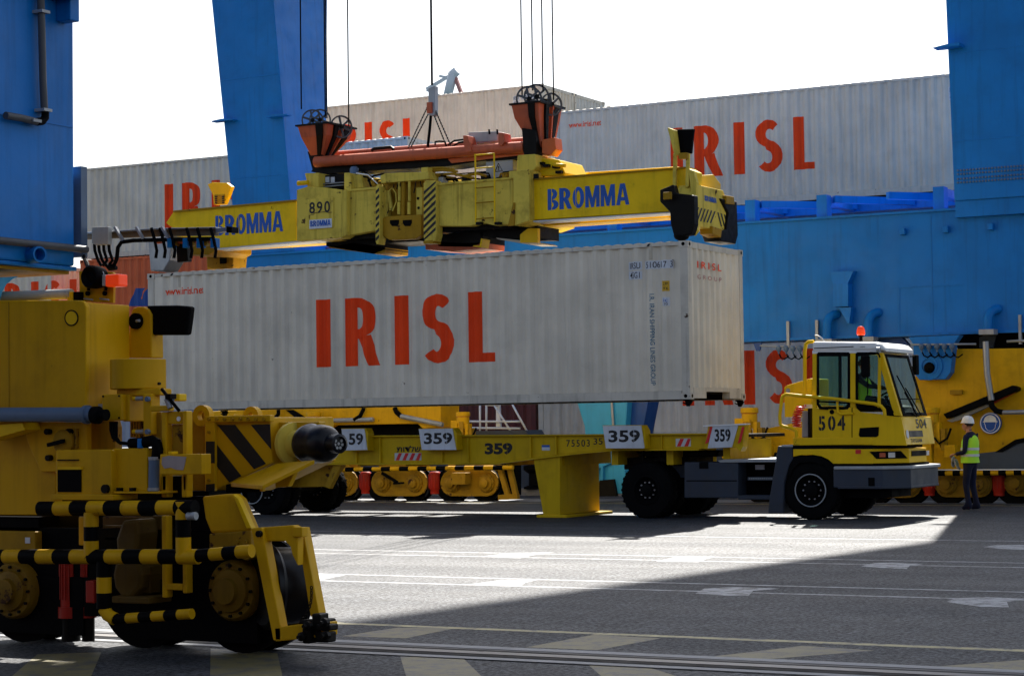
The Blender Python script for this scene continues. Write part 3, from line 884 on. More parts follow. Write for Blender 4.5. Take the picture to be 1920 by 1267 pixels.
# hanging foot plates with round pin
def foot(poly, cu, cv, extra=0):
    mb = MB(); mb.pprism(poly, 42.4, .28); f_ = cp('bogie_hanger', mb, 'blue', bevel=.01)
    c = onY(cu, cv, 42.4)
    mb = MB(); mb.lathe(c, (0,-1,0), [(.30,0),(.30,.03),(.20,.035),(.20,.05),(.15,.05),(.15,.02),(.001,.02)], 24); cp('pin_cover', mb, 'blue', parent=f_)
    mb = MB(); mb.lathe(c+Vector((.02,-.055,-.04)), (0,-1,0), [(.12,0),(.10,.05),(.001,.07)], 14); cp('pin_end', mb, 'black', parent=f_)
foot([(1703,632),(1712,645),(1714,700),(1724,712),(1772,711),(1782,698),(1788,645),(1800,628)], 1742, 686)
# black arch under the girder at the right
mb = MB(); mb.pprism([(1790,640),(1800,628),(1816,626),(1990,620),(1990,655),(1796,655)], YF+.5, .4); cp('arch_web', mb, 'black')
mb = MB(); mb.pprism([(1836,632),(1850,627),(1868,627),(1862,652),(1836,652)], YF+.44, .05); cp('arch_rib', mb, 'hull')
mb = MB(); mb.ptube([(1888,640,YF-.1),(1965,637,YF-.1)], .03, 8); cp('conduit', mb, 'galv')
mb = MB(); mb.pprism([(1500,641),(1690,632),(1702,645),(1702,660),(1690,650),(1672,644)], YF+.2, .2); cp('arch_edge', mb, 'blue_dark')
mb = MB(); mb.pprism([(1412,643),(1428,642),(1424,658),(1418,658)], YF-.02, .05); cp('lug_plate', mb, 'blue_dark')
# bogie machinery: yellow equaliser beams
YBg = 42.55
eq = MB(); eq.pprism([(360,772),(826,757),(826,800),(792,803),(783,794),(610,797),(596,806),(590,822),(360,830)], YBg, .9)
cp('equaliser_beam', eq, 'yellow', 'yellow beam above the trailer deck', .02)
mb = MB(); mb.pprism([(588,798),(784,794),(784,822),(588,826)], YBg+.6, .3); cp('beam_recess', mb, 'black')
er = MB(); er.pprism([(1716,655),(1990,652),(1990,890),(1716,890)], YBg+.15, .8); cp('equaliser_beam', er, 'yellow', 'tall yellow beam behind the worker', .02)
em = MB(); em.pprism([(1420,806),(1452,800),(1500,790),(1560,790),(1560,880),(1420,882)], YBg+.2, .7); cp('equaliser_beam', em, 'yellow', 'short yellow beam behind the tractor cab', .02)
mb = MB(); mb.pprism([(1832,850),(1868,846),(1905,826),(1990,810),(1990,882),(1832,884)], YBg+.05, .08); cp('guard_panel', mb, 'hull')
mb = MB(); mb.pprism([(1866,847),(1903,824),(1990,806),(1990,812),(1906,832),(1880,847)], YBg+.02, .1); cp('guard_edge', mb, 'black')
# slanted black cable tray, its orange-grey lip
mb = MB(); mb.pprism([(1768,776),(1898,722),(1908,726),(1908,732),(1862,752),(1775,785)], YBg-.25, .3); cp('cable_tray', mb, 'black', bevel=.02)
mb = MB(); mb.pprism([(1775,788),(1850,757),(1852,762),(1800,786),(1784,791)], YBg-.1, .15); cp('tray_bracket', mb, 'galv')
mb = MB(); mb.pprism([(1862,752),(1904,733),(1903,736),(1864,756)], YBg-.1, .1); cp('tray_lip', mb, 'red_motor')
def ptub(name, pts, r, mat, Y, seg=10, parent=crane, label=None):
    mb = MB(); mb.ptube([(u, v, Y) for u, v in pts], r, seg); return cp(name, mb, mat, parent=parent, label=label)
ptub('conduit', [(1848,640),(1851,700),(1859,750)], .065, 'steel', YBg-.3)
ptub('hose', [(1858,752),(1860,762),(1868,770),(1880,773)], .06, 'black', YBg-.3)
ptub('conduit', [(1880,773),(1990,771)], .05, 'steel', YBg-.3)
mb = MB(); mb.pbox(1781, 731, 1803, 739, YBg+.05, .09); cp('lug_plate', mb, 'yellow_old')
# blue helmet sign
c = onY(1857, 793, YBg+.08)
mb = MB(); mb.lathe(c, (0,-1,0), [(.225,-.06),(.225,.008),(.001,.008)], 32); sg = cp('safety_sign', mb, 'ink_blue', 'round blue sign: helmet must be worn')
mb = MB(); mb.lathe(c+Vector((0,-.009,0)), (0,-1,0), [(.198,0),(.198,.004),(.215,.004),(.215,0),(.198,0)], 32); cp('sign_rim', mb, 'white_paint', parent=sg)
hp = [(.135*cos(a), .02+.13*sin(a)) for a in [pi*i/14 for i in range(15)]]
mb = MB(); mb.prism([(c.x+x, c.z+z+.02) for x, z in hp]+[(c.x-.155,c.z+.04),(c.x-.155,c.z+.02),(c.x+.155,c.z+.02),(c.x+.155,c.z+.04)], c.y-.016, c.y-.010); cp('sign_helmet', mb, 'white_paint', parent=sg)
face = [(-.12,.02),(-.125,-.02),(-.11,-.03),(-.10,-.10),(-.06,-.15),(0,-.165),(.06,-.15),(.10,-.10),(.11,-.03),(.125,-.02),(.12,.02)]
mb = MB(); mb.tube([(c.x+x, c.y-.013, c.z+z) for x, z in face], .006, 6); cp('sign_face', mb, 'white_paint', parent=sg)
# brake motors: capped vertical cylinders with bracketry
def brake_motor(u, v, s=1.0, Y=YBg-.35):
    p = onY(u, v, Y)
    mb = MB(); mb.lathe(p, (0,0,-1), [(.17*s,0),(.19*s,.02),(.19*s,.11*s),(.165*s,.12*s),(.165*s,.30*s),(.14*s,.31*s),(.14*s,.44*s),(.001,.44*s)], 20)
    o = cp('brake_motor', mb, 'yellow')
    mb = MB(); mb.lathe(p+Vector((0,0,-.115*s)), (0,0,-1), [(.172*s,0),(.172*s,.012)], 20); cp('clamp_band', mb, 'red_motor', parent=o)
    mb = MB(); mb.box(p.x-.30*s, p.x-.10*s, p.y-.12, p.y+.1, p.z-.52*s, p.z-.22*s); cp('terminal_box', mb, 'yellow', parent=o, bevel=.01)
    mb = MB(); mb.box(p.x-.02, p.x+.09*s, p.y-.16, p.y-.12, p.z-.7*s, p.z-.25*s); cp('brake_lever', mb, 'yellow_old', parent=o)
    mb = MB(); mb.box(p.x+.11*s, p.x+.20*s, p.y-.1, p.y+.1, p.z-.8*s, p.z-.30*s); cp('brake_arm', mb, 'yellow', parent=o)
    mb = MB(); mb.box(p.x+.22*s, p.x+.31*s, p.y-.1, p.y+.1, p.z-.85*s, p.z-.42*s); cp('brake_arm', mb, 'yellow_old', parent=o)
    mb = MB(); mb.box(p.x-.22*s, p.x+.02, p.y-.08, p.y+.12, p.z-1.3*s, p.z-.46*s); cp('motor_bracket', mb, 'yellow', parent=o, bevel=.01)
    mb = MB(); mb.tube([p+Vector((.1*s,-.14,-.6*s)), p+Vector((.2*s,-.16,-.72*s)), p+Vector((.36*s,-.12,-.62*s)), p+Vector((.42*s,-.05,-.42*s))], .025, 8); cp('hose', mb, 'black', parent=o)
    mb = MB(); mb.box(p.x+.30*s, p.x+.52*s, p.y-.14, p.y+.05, p.z-1.0*s, p.z-.75*s); cp('terminal_box', mb, 'yellow', parent=o, bevel=.01)
brake_motor(868, 772, .92); brake_motor(588, 772, 1.0); brake_motor(1405, 764, 1.05); brake_motor(1745, 764, 1.05); brake_motor(452, 776, 1.0)
# hoses on the left equaliser
ptub('conduit', [(627,788),(700,786)], .055, 'galv', YBg-.1); ptub('hose', [(598,795),(612,790),(627,787)], .03, 'black', YBg-.1)
ptub('hose', [(664,787),(675,780),(681,768),(682,762)], .05, 'black', YBg-.12)
ptub('hose', [(740,764),(743,772),(752,780)], .06, 'black', YBg-.12); ptub('conduit', [(752,780),(830,796)], .06, 'galv', YBg-.12)
ptub('hose', [(500,790),(512,788),(522,776),(522,762)], .05, 'black', YBg-.12)
mb = MB(); mb.pprism([(535,768),(548,768),(578,787),(574,790),(560,788)], YBg-.08, .07); cp('hazard_mark', mb, 'black')
# wheel bogies
Y0 = 42.75
def hub(u, v, r, Y=Y0, mat='yellow_old'):
    c = onY(u, v, Y)
    mb = MB(); mb.lathe(c, (0,-1,0), [(r,-.1),(r,.03),(r*.82,.05),(r*.82,.08),(r*.5,.09),(r*.5,.15),(r*.22,.17),(.001,.17)], 24)
    o = cp('wheel_hub', mb, mat)
    mb = MB()
    for k in range(8): mb.lathe(c+Vector((r*.9*cos(k*pi/4),-.03,r*.9*sin(k*pi/4))), (0,-1,0), [(.02,0),(.02,.03),(.001,.03)], 6)
    cp('hub_bolts', mb, mat, parent=o, kind='stuff'); return o
def stadium(u0, u1, v, vr):
    pts = []
    for k in range(9): a = -pi/2+pi*k/8; pts.append((u1+vr*.9*cos(a), v+vr*sin(a)))
    for k in range(9): a = pi/2+pi*k/8; pts.append((u0+vr*.9*cos(a), v+vr*sin(a)))
    return pts
def rail_wheel(u, v=902):
    c = onY(u, v, Y0+.15); mb = MB(); z = c.z
    mb.lathe((c.x, Y0+.08, .38), (0,1,0), [(.05,0),(.42,0),(.42,.05),(.36,.06),(.36,.26),(.42,.27),(.42,.31),(.05,.31)], 28); cp('rail_wheel', mb, 'black')
def wheel_bogie(u0, u1, red=True, v=905):
    wm = 'yellow_hub_shade' if u0 > 1400 else 'yellow_old'
    mb = MB(); mb.pprism(stadium(u0, u1, v, 25), Y0-.02, .06); cp('bogie_plate', mb, wm, bevel=.01)
    for u in (u0, u1): hub(u, v, .22, Y0-.03, wm); rail_wheel(u)
    mb = MB(); mb.pprism([(u0-8,868),(u1+8,868),(u1+8,884),(u0-8,884)], Y0+.05, .5); cp('bogie_frame', mb, wm)
    if red:
        c = onY(u0-32, 903, Y0+.1); mb = MB(); mb.lathe(c+Vector((0,0,.25)), (0,0,-1), [(.10,0),(.14,.03),(.15,.06),(.15,.42),(.12,.46),(.12,.54),(.001,.54)], 16)
        o = cp('drive_motor', mb, 'red_motor')
        mb = MB()
        for k in range(12):
            a = 2*pi*k/12; mb.box(c.x+.155*cos(a)-.008, c.x+.155*cos(a)+.008, c.y+.155*sin(a)-.008, c.y+.155*sin(a)+.008, c.z-.14, c.z+.18)
        cp('cooling_fins', mb, 'red_motor', parent=o, kind='stuff')
wheel_bogie(718, 778); wheel_bogie(848, 912); wheel_bogie(585, 648); wheel_bogie(455, 520); wheel_bogie(1905, 1965); wheel_bogie(1775, 1838, True, 907); wheel_bogie(1640, 1705, True, 908); wheel_bogie(1430, 1500)
def striped(name, p0, p1, r, n, a='yellow', b='black', seg=12, parent=crane, first=0, label=None):
    p0 = Vector(p0); p1 = Vector(p1); mb = MB(); m = n
    n0 = len(mb.v)
    ax = (p1-p0).normalized(); L = (p1-p0).length
    for k in range(n):
        mb.tube([p0+ax*(L*k/n), p0+ax*(L*(k+1)/n)], r, seg, (k+first) % 2, caps=(k in (0, n-1)))
    return build(name, mb, [a, b], parent, label)
striped('guard_rail', onY(632,880,Y0-.35), onY(962,876,Y0-.35), .055, 19)
striped('guard_rail', onY(1355,855,Y0-.35), onY(1480,852,Y0-.35), .055, 9)
striped('guard_rail', onY(1745,887,Y0-.35), onY(1990,884,Y0-.35), .06, 17)
mb = MB(); mb.box(onY(1745,880,Y0-.3).x, onY(1990,880,Y0-.3).x, Y0-.42, Y0-.28, onY(1860,881,Y0-.3).z, onY(1860,879,Y0-.3).z); cp('guard_strip', mb, 'white_paint')
# hanging lever and boxes on the wheel bogies
mb = MB(); mb.pbox(845, 886, 872, 908, Y0-.4, .3); cp('terminal_box', mb, 'yellow_old', bevel=.01)
mb = MB(); mb.bar(onY(716,886,Y0-.2), onY(745,904,Y0-.2), .05, .07); cp('brake_lever', mb, 'black')
mb = MB(); mb.bar(onY(738,906,Y0-.2), onY(757,905,Y0-.2), .05, .05); cp('brake_lever', mb, 'black')
# storm anchor frame at the bogie end
for a_, b_ in (((936,872),(954,933)),((954,870),(968,930))):
    mb = MB(); mb.bar(onY(*a_,Y0-.1), onY(*b_,Y0-.1), .12, .10); cp('end_strut', mb, 'yellow_old')
mb = MB(); mb.bar(onY(936,932,Y0-.1), onY(972,930,Y0-.1), .12, .12); cp('rail_sweep', mb, 'yellow_old')
mb = MB(); mb.pprism([(940,868),(966,868),(966,928),(950,928)], Y0+.05, .3); cp('end_plate', mb, 'black')
# blue yoke between the bogies
mb = MB(); mb.pprism([(1080,748),(1177,748),(1173,800),(1172,925),(1117,925),(1100,860),(1096,800)], YF-.35, .8); cp('bogie_yoke', mb, 'blue_light', 'light blue yoke under the hanging container', .02)
mb = MB(); mb.pprism([(1179,748),(1216,748),(1206,800),(1192,870),(1180,885),(1174,885),(1175,800)], YF-.1, .6); cp('yoke_shaded_side', mb, 'blue_dark')  # side face of the yoke, its shade put in as darker blue
ptub('conduit', [(1147,752),(1150,800)], .03, 'galv', YF-.4)
for a_, b_ in (((1118,876),(1160,858)),((1130,872),(1130,900)),((1118,888),(1118,862))):
    mb = MB(); mb.bar(onY(*a_,YF-.42), onY(*b_,YF-.42), .05, .09); cp('yoke_bracket', mb, 'blue_light')
mb = MB(); mb.pprism([(1124,900),(1150,898),(1156,930),(1120,930)], YF-.45, .1); cp('yoke_foot', mb, 'grease')

# gangway rails on the quay edge, bollard
gw = thing('gangway', 'white tubular gangway rails rising in front of the maroon container', 'gangway', (onY(930,800,46).x, 46, 0))
for pts in (((880,790),(975,790)), ((882,802),(975,803)), ((900,758),(900,812)), ((912,759),(912,812)), ((912,759),(934,759)),((927,760),(962,815)), ((960,757),(988,808))):
    mb = MB(); mb.ptube([(u,v,46) for u, v in pts], .028, 8); build('rail', mb, 'far_white', gw)
mb = MB(); mb.pprism([(930,757),(936,757),(938,800),(930,800)], 46.05, .08); build('post', mb, 'far_white', gw)
mb = MB(); mb.pprism([(870,808),(985,806),(990,815),(870,818)], 45.9, .9); build('platform', mb, 'hull', gw)
mb = MB(); mb.pprism([(900,818),(915,818),(915,937),(900,937)], 46.2, .4); build('support', mb, 'hull', gw)
bl = onY(995, 925, 46.3)
mb = MB(); mb.lathe((bl.x, 46.55, .18), (0,0,1), [(.30,0),(.30,.04),(.17,.08),(.16,.38),(.30,.48),(.30,.58),(.15,.62),(.001,.62)], 20)
build('bollard', mb, 'black', label='black mooring bollard on the quay edge beside the yellow trailer leg', cat='bollard')

for z in (7.7, 9.6, 12.0):
    xa, xb_ = ext(Ar[1],Ar[0],z), ext(Ar[1],Ar[0],z)+3.3
    mb = MB(); mb.box(xa+.02, xb_, YL-.256, YL-.251, z, z+.025); cp('weld_seam', mb, 'blue', parent=crane)
for z in (8.3, 10.9):
    xa, xb_ = ext(A[1],A[0],z), ext(B[1],B[0],z)
    mb = MB(); mb.box(xa+.02, xb_-.02, YL-.008, YL-.001, z, z+.03); cp('weld_seam', mb, 'blue', parent=crane)
for x in (XB0+4, XB0+9, XB0+14, XB0+18.5):
    mb = MB(); mb.box(x, x+.025, YF-.008, YF-.001, ZBb+.05, ZBt-.04); cp('weld_seam', mb, 'blue', parent=girder)
for z in (zn0+1.2, zn0+3.4):
    mb = MB(); mb.box(XL+.001, XL+.007, 10.7, Yfar-.02, z, z+.012); cp('weld_seam', mb, 'blue')
# ------------------------------------------------------------------ spreader
YA = 34.75
sp = thing('container_spreader', 'yellow telescopic spreader numbered 890 gripping the hanging grey container', 'spreader', (HX+6, 35.5, HZ+CH))
def spt(name, mb, mat, label=None, bevel=0.0, parent=sp, kind=None): return build(name, mb, mat, parent, label, bevel=bevel, kind=kind)
def spp(name, uv, Y, d, mat='yellow_pale', bevel=.015, label=None, parent=sp):
    mb = MB(); mb.pprism(uv, Y, d); return spt(name, mb, mat, label, bevel, parent)
# arms, front and rear
la = spp('arm', [(325,397),(556,376),(556,452),(404,466),(318,424),(311,418)], YA+.1, .35, 'yellow_arm', label='left telescopic arm')
spp('arm', [(325,397),(556,376),(556,452),(330,463)], YA+1.45, .35, 'yellow_arm')
ra = spp('arm', [(990,337),(1288,314),(1303,322),(1300,393),(1249,397),(990,413)], YA+.1, .35, 'yellow_arm', label='right telescopic arm')
spp('arm', [(990,330),(1270,312),(1270,386),(990,402)], YA+1.45, .35, 'yellow_arm')
spp('arm_flange', [(404,457),(600,446),(610,452),(600,456),(404,468)], YA+.55, .5, 'yellow_clean', 0)
spp('arm_flange', [(1008,414),(1252,400),(1252,408),(1020,424)], YA+.55, .5, 'yellow_clean', 0)
spp('arm_top_plate', [(324,395),(556,374),(556,377),(324,398)], YA+.05, .45, 'yellow_old', 0)
spp('arm_top_plate', [(990,335),(1288,312.5),(1288,315),(990,338)], YA+.05, .45, 'yellow_old', 0)
spp('arm_bottom_plate', [(404,466),(556,452),(600,449),(600,451),(404,468.5)], YA+.05, .45, 'reflective', 0)
spp('arm_bottom_plate', [(1000,414),(1256,397.5),(1256,399.5),(1000,416.5)], YA+.05, .45, 'reflective', 0)
cutB = [(.045,.053),(.345,.352)]
flat_text('lettering', 'BROMMA', (404,400,531,438), YA+.1, 'ink_blue', la, .02, 1.0, cutB)
flat_text('lettering', 'BROMMA', (1027,349,1180,389), YA+.1, 'ink_blue', ra, .02, 1.0, cutB)
# centre body
lb = spp('end_box', [(556,356),(576,350),(612,352),(650,357),(650,440),(640,446),(556,452)], YA-.12, 1.9)
spp('number_plate', [(577,374),(625,370),(625,426),(577,431)], YA-.14, .018, 'yellow_pale', 0)
flat_text('number', '890', (580,378,619,400), YA-.14, 'ink', lb, .02, 1.25)
mb = MB(); mb.pbox(580, 411, 622, 428, YA-.15, .006); spt('name_plate', mb, 'board_white')
flat_text('lettering', 'BROMMA', (582,413,620,424), YA-.15, 'ink_blue', lb, .03, .95)
ptl = [(580,410),(580,404),(588,402),(590,399),(612,397),(616,399),(622,398)]
mb = MB(); mb.tube([onY(u,v,YA-.145) for u, v in ptl], .006, 5); spt('drawn_outline', mb, 'ink', parent=lb)
spp('body_panel', [(651,358),(706,352),(706,432),(660,440),(651,440)], YA, 1.7)
spp('body_panel', [(818,347),(962,335),(962,420),(928,423),(905,418),(880,424),(818,424)], YA, 1.7)
spp('body_rim', [(651,355),(708,350),(708,354),(651,359)], YA-.03, .03, 'yellow_pale', 0)
spp('body_rim', [(818,344),(962,332),(962,335.5),(818,348)], YA-.03, .03, 'yellow_pale', 0)
spp('end_box', [(954,321),(992,318),(993,414),(966,423),(962,420),(962,335),(954,334)], YA-.10, 1.9)
spp('gusset', [(952,424),(962,380),(965,380),(964,423)], YA-.13, .03, 'yellow_old', 0)
spp('rotator_tower', [(970,291),(1003,289),(1006,312),(1000,320),(968,322)], YA+.15, 1.3, label='yellow tower under the right sheave block')
spp('tower_step', [(1004,296),(1048,300),(1060,325),(1056,330),(1004,330)], YA+.4, 1.0, 'yellow_arm')
for u, v in ((1012,306),(1022,310),(1040,312),(1046,322)):
    mb = MB(); mb.pbox(u-5, v-2, u+6, v+3, YA+.3, .1); spt('latch', mb, 'grease')
mb = MB(); mb.ptube([(1038,309,YA+.25),(1060,311,YA+.25)], .035, 8); spt('lever', mb, 'yellow_clean')
mb = MB(); mb.pbox(1000, 326, 1008, 335, YA-.15, .05); spt('latch', mb, 'grease')
# left top frame with rack
spp('rack_frame', [(571,325),(597,324),(597,352),(576,351),(575,340)], YA+.1, 1.3)
spp('rack_frame', [(645,324),(656,324),(659,356),(645,357)], YA+.1, 1.3)
spp('rack', [(597,330),(645,326),(645,352),(597,356)], YA+.35, .6, 'grease', 0)
for k in range(3):
    mb = MB(); mb.pbox(600+k*10, 332, 607+k*10, 342, YA+.33, .018); spt('gauge', mb, 'board_white')
for v in (345, 350):
    mb = MB(); mb.ptube([(598,v+1,YA+.28),(645,v-3,YA+.28)], .014, 6); spt('cable', mb, 'galv')
mb = MB(); mb.lathe(onY(570,343,YA), (1,0,0), [(.05,-.15),(.05,.1),(.001,.1)], 10); spt('pin', mb, 'yellow_clean')
# pump column with hoses
spp('pump_bracket', [(660,330),(675,326),(682,352),(662,354)], YA+.2, .5)
mb = MB(); mb.lathe(onY(664,322,YA+.4), (0,0,1), [(.09,-.12),(.09,.06),(.06,.1),(.001,.1)], 12); spt('pump', mb, 'pipe_blue')
for pts in (((667,330),(682,322),(695,330),(706,345)), ((655,332),(650,340),(662,356)), ((690,340),(700,330),(720,326)), ((676,330),(690,333),(696,350))):
    mb = MB(); mb.ptube([(u,v,YA+.3) for u, v in pts], .022, 8); spt('hose', mb, 'black')
mb = MB(); mb.ptube([(668,325,YA+.2),(690,328,YA+.2),(708,345,YA+.2)], .014, 8); spt('hose', mb, 'white_paint')
# centre mechanism between the two hazard striped guards
spp('mechanism_back', [(708,345),(795,338),(795,430),(708,440)], YA+.25, 1.3, 'yellow_old', 0)
spp('mechanism_top', [(712,330),(722,325),(802,322),(806,336),(714,344)], YA+.0, 1.4)
for u0, u1, v0, v1 in ((714,727,358,432),(780,792,352,430)):
    spp('mechanism_plate', [(u0,v0),(u1,v0-1),(u1,v1-1),(u0,v1)], YA+.1, .14)
for u, v in ((718,370),(719,384),(719,398),(718,412),(784,372),(785,390)):
    mb = MB(); mb.lathe(onY(u,v,YA+.1), (0,-1,0), [(.03,0),(.03,.01),(.001,.01)], 8); spt('bolt', mb, 'grease')
for u in (749, 768):
    mb = MB(); p = onY(u, 336, YA+.05); q_ = onY(u-1, 402, YA+.05)
    mb.tube([p, onY(u,377,YA+.05)], .030, 12); o = spt('hydraulic_cylinder', mb, 'yellow_pale')
    mb = MB(); mb.tube([onY(u-1,379,YA+.05), q_], .034, 12); spt('cylinder_sleeve', mb, 'yellow_pale', parent=o)
mb = MB(); mb.ptube([(757,336,YA+.1),(756,405,YA+.1)], .05, 12); spt('guide_tube', mb, 'yellow_old')
mb = MB(); mb.ptube([(729,358,YA+.1),(734,395,YA+.1)], .045, 12, 0); spt('hydraulic_cylinder', mb, 'yellow_pale')
for pts in (((728,360),(735,352),(742,362),(743,378),(736,396)), ((739,345),(738,352)), ((746,345),(744,355)), ((780,340),(778,352),(776,362)), ((788,340),(790,350))):
    if len(pts) < 2: continue
    mb = MB(); mb.ptube([(u,v,YA+.02) for u, v in pts], .012, 6); spt('hose', mb, 'yellow_pale' if len(pts) > 4 else 'grease')
spp('grab_plate', [(722,406),(790,402),(790,440),(778,448),(730,450),(714,440),(714,414)], YA+.02, .2, 'yellow_old', label='scuffed lower plate with two dark openings')
for u in (739, 763):
    mb = MB(); mb.pprism([(u-8,413),(u+9,412),(u+9,418),(u+6,424),(u-4,424),(u-8,419)], YA+.012, .006); spt('opening', mb, 'black')
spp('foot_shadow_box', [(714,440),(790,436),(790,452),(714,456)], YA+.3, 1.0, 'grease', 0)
# guards
def guard(us, Y, nst):
    (a0, a1, b0, b1, vt, vb) = us
    mb = MB(); mb.pprism([(a0,vt+6),(a0+4,vt),(a1-2,vt),(a1,vt+6),(a1+1,vb-12),(a1-2,vb),(a0+2,vb),(a0,vb-6)], Y, .25); g_ = spt('hazard_guard', mb, 'yellow_pale', bevel=.01)
    st = (vb-vt)/nst; wdt = a1-a0
    for k in range(nst):
        v = vt+6+st*k; sl = wdt*.95
        if v+st*.5 > vb-2: break
        q = [(a0+.4, min(v+sl*.5+4, vb-3)), (a1-.4, max(vt+2, v-sl*.5+4)), (a1-.4, max(vt+4, v-sl*.5+4+st*.48)), (a0+.4, min(v+sl*.5+4+st*.48, vb-1))]
        mb = MB(); mb.pprism(q, Y-.006, .005); spt('hazard_stripe', mb, 'ink', parent=g_)
guard((794,817,0,0,338,452), YA-.10, 9)
guard((704,711,0,0,345,458), YA-.10, 9)
spp('guard_foot', [(794,452),(812,450),(812,456),(794,457)], YA-.1, .3, 'yellow_old', 0)
# ladder
def ladder():
    l = None
    for u in (891, 926.5):
        mb = MB(); mb.ptube([(u,289,YA-.12),(u+.8,352,YA-.12),(u+1,418,YA-.12)], .018, 8)
        spt('ladder_rail', mb, 'yellow_arm')
    for v in (290, 315, 352, 380, 410):
        mb = MB(); mb.ptube([(891,v+1,YA-.12),(927,v-2,YA-.12)], .014, 8); spt('ladder_rung', mb, 'yellow_arm' if v < 350 else 'yellow_old')
    for u in (893, 928):
        mb = MB(); mb.pbox(u-1, 416, u+8, 421, YA-.14, .12); spt('ladder_foot', mb, 'grease')
ladder()
# grey cabinet with warning triangle, pipes on top
mb = MB(); mb.pprism([(911,302),(962,299),(962,332),(911,338)], YA+.6, .5); cb = spt('cabinet', mb, 'grey_box', 'grey cabinet with a warning triangle', .01)
tri = [(928,322),(934.5,306.5),(942,320.5),(928,322)]
mb = MB(); mb.tube([onY(u,v,YA+.595) for u, v in tri], .010, 5); spt('warning_triangle', mb, 'ink', parent=cb)
flat_text('warning_mark', '!', (933.6,312,936.4,319.5), YA+.6, 'ink', cb, .02)
for pts in (((806,316),(830,315),(850,318),(856,330)), ((800,322),(830,319),(858,322)), ((870,330),(895,326),(912,330)), ((806,328),(850,326),(888,334))):
    mb = MB(); mb.ptube([(u,v,YA+.3) for u, v in pts], .026, 8); spt('hose', mb, 'yellow_old')
mb = MB(); mb.pbox(790, 314, 802, 324, YA+.1, .3); spt('latch', mb, 'yellow_pale')
random.seed(11)
for k in range(14):
    u0 = random.uniform(655, 940); u1 = u0+random.uniform(25, 80); v0 = 352-(u0-650)*.055; sag = random.uniform(3, 14)
    mb = MB(); mb.ptube([(u0, v0+1, YA+.5), (u0+4, v0-sag, YA+.45), ((u0+u1)/2, v0-sag-4, YA+.4), (u1-4, v0-sag-2, YA+.45), (u1, v0-3, YA+.5)], random.choice((.012,.018,.022)), 6)
    spt('hose', mb, random.choice(('grease','black','yellow_old')))
for u in (664,700,826,870,905,945):
    v0 = 349-(u-650)*.055; mb = MB(); mb.pbox(u-4, v0-7, u+5, v0+3, YA+.3, .2); spt('valve_block', mb, random.choice(('yellow_old','grease','grey_box')), bevel=.006)
# fork-like pockets and plates hanging below
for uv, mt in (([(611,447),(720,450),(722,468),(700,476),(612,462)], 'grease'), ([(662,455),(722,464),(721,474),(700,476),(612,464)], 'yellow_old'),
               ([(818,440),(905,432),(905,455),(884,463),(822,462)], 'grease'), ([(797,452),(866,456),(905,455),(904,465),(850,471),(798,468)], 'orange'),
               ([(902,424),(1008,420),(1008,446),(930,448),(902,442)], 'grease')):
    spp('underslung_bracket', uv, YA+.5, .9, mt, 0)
spp('underslung_bracket', [(990,428),(1008,428),(1008,455),(975,455),(975,440)], YA+.35, .1, 'yellow_clean', 0)
spp('hook_plate', [(887,462),(902,464),(905,448),(902,447),(899,461),(888,460)], YA+.3, .3, 'yellow_clean', 0)
spp('underslung_plate', [(930,446),(1000,453),(1006,456),(975,456),(935,449)], YA+.4, .9, 'container_beige', 0)
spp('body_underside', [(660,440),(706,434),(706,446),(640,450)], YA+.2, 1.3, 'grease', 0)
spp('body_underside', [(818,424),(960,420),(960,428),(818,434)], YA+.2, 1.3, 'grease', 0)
# right end: corner housing, end beam with chevrons, flippers
rc = spp('corner_housing', [(1237,356),(1262,346),(1266,362),(1301,366),(1302,420),(1296,440),(1264,445),(1257,420),(1256,398),(1237,378)], YA-.4, .2, 'grease', .02, 'blackened front corner housing')
mb = MB(); mb.pbox(1243, 360, 1258, 374, YA-.56, .06); spt('limit_switch', mb, 'yellow_old', parent=rc, bevel=.01)
c = onY(1278, 448, YA-.3); mb = MB(); mb.lathe(c, (0,0,-1), [(.15,-.06),(.12,.0),(.06,.03),(.06,.14),(.001,.16)], 12); spt('twistlock', mb, 'grease')
spp('arm_cheek', [(1290,316),(1300,320),(1306,342),(1302,408),(1308,432),(1300,442),(1296,440),(1300,400)], YA-.02, .12)
XE = onY(1303, 380, YA).x
def onXs(pts, X): return [(onX(u,v,X).y, onX(u,v,X).z) for u, v in pts]
E1 = onXs([(1305,346),(1356,357),(1366,385),(1376,418),(1372,437),(1300,422),(1298,380)], XE)
mb = MB(); mb.prism(E1, XE-.35, XE, axis='x'); eb = spt('end_beam', mb, 'yellow_pale', 'right end beam with black chevrons', .01)
E2 = onXs([(1306,329),(1343,327),(1357,345),(1357,356),(1306,344)], XE-.3)
mb = MB(); mb.prism(E2, XE-.7, XE-.36, axis='x'); spt('end_beam_cover', mb, 'yellow_clean', None, .01)
def xquad(name, uv, X, mat, parent):
    mb = MB(); n = mb.add([(X, y, z) for y, z in onXs(uv, X)]); mb.face(range(n, n+len(uv))); return build(name, mb, mat, parent, kind='flat')
for k in range(6):
    u = 1300+k*6.2; xquad('chevron_stripe', [(u,413+k),(u+2.6,413.6+k),(u+11,389+k*1.5),(u+8.4,388.4+k*1.5)], XE+.006, 'ink', eb)
for k in range(5):
    u = 1345+k*6.2; xquad('chevron_stripe', [(u,398+k*2),(u+2.6,398.6+k*2),(u+9,425+k*1.6),(u+6.4,424+k*1.6)], XE+.006, 'ink', eb)
vs, fs = glyph_word('BROMMA')
p0_ = onX(1321, 374, XE); p1_ = onX(1343, 377, XE)
vv = fit(vs, p0_.y, p1_.y, onX(1332,379,XE).z, onX(1332,369,XE).z)
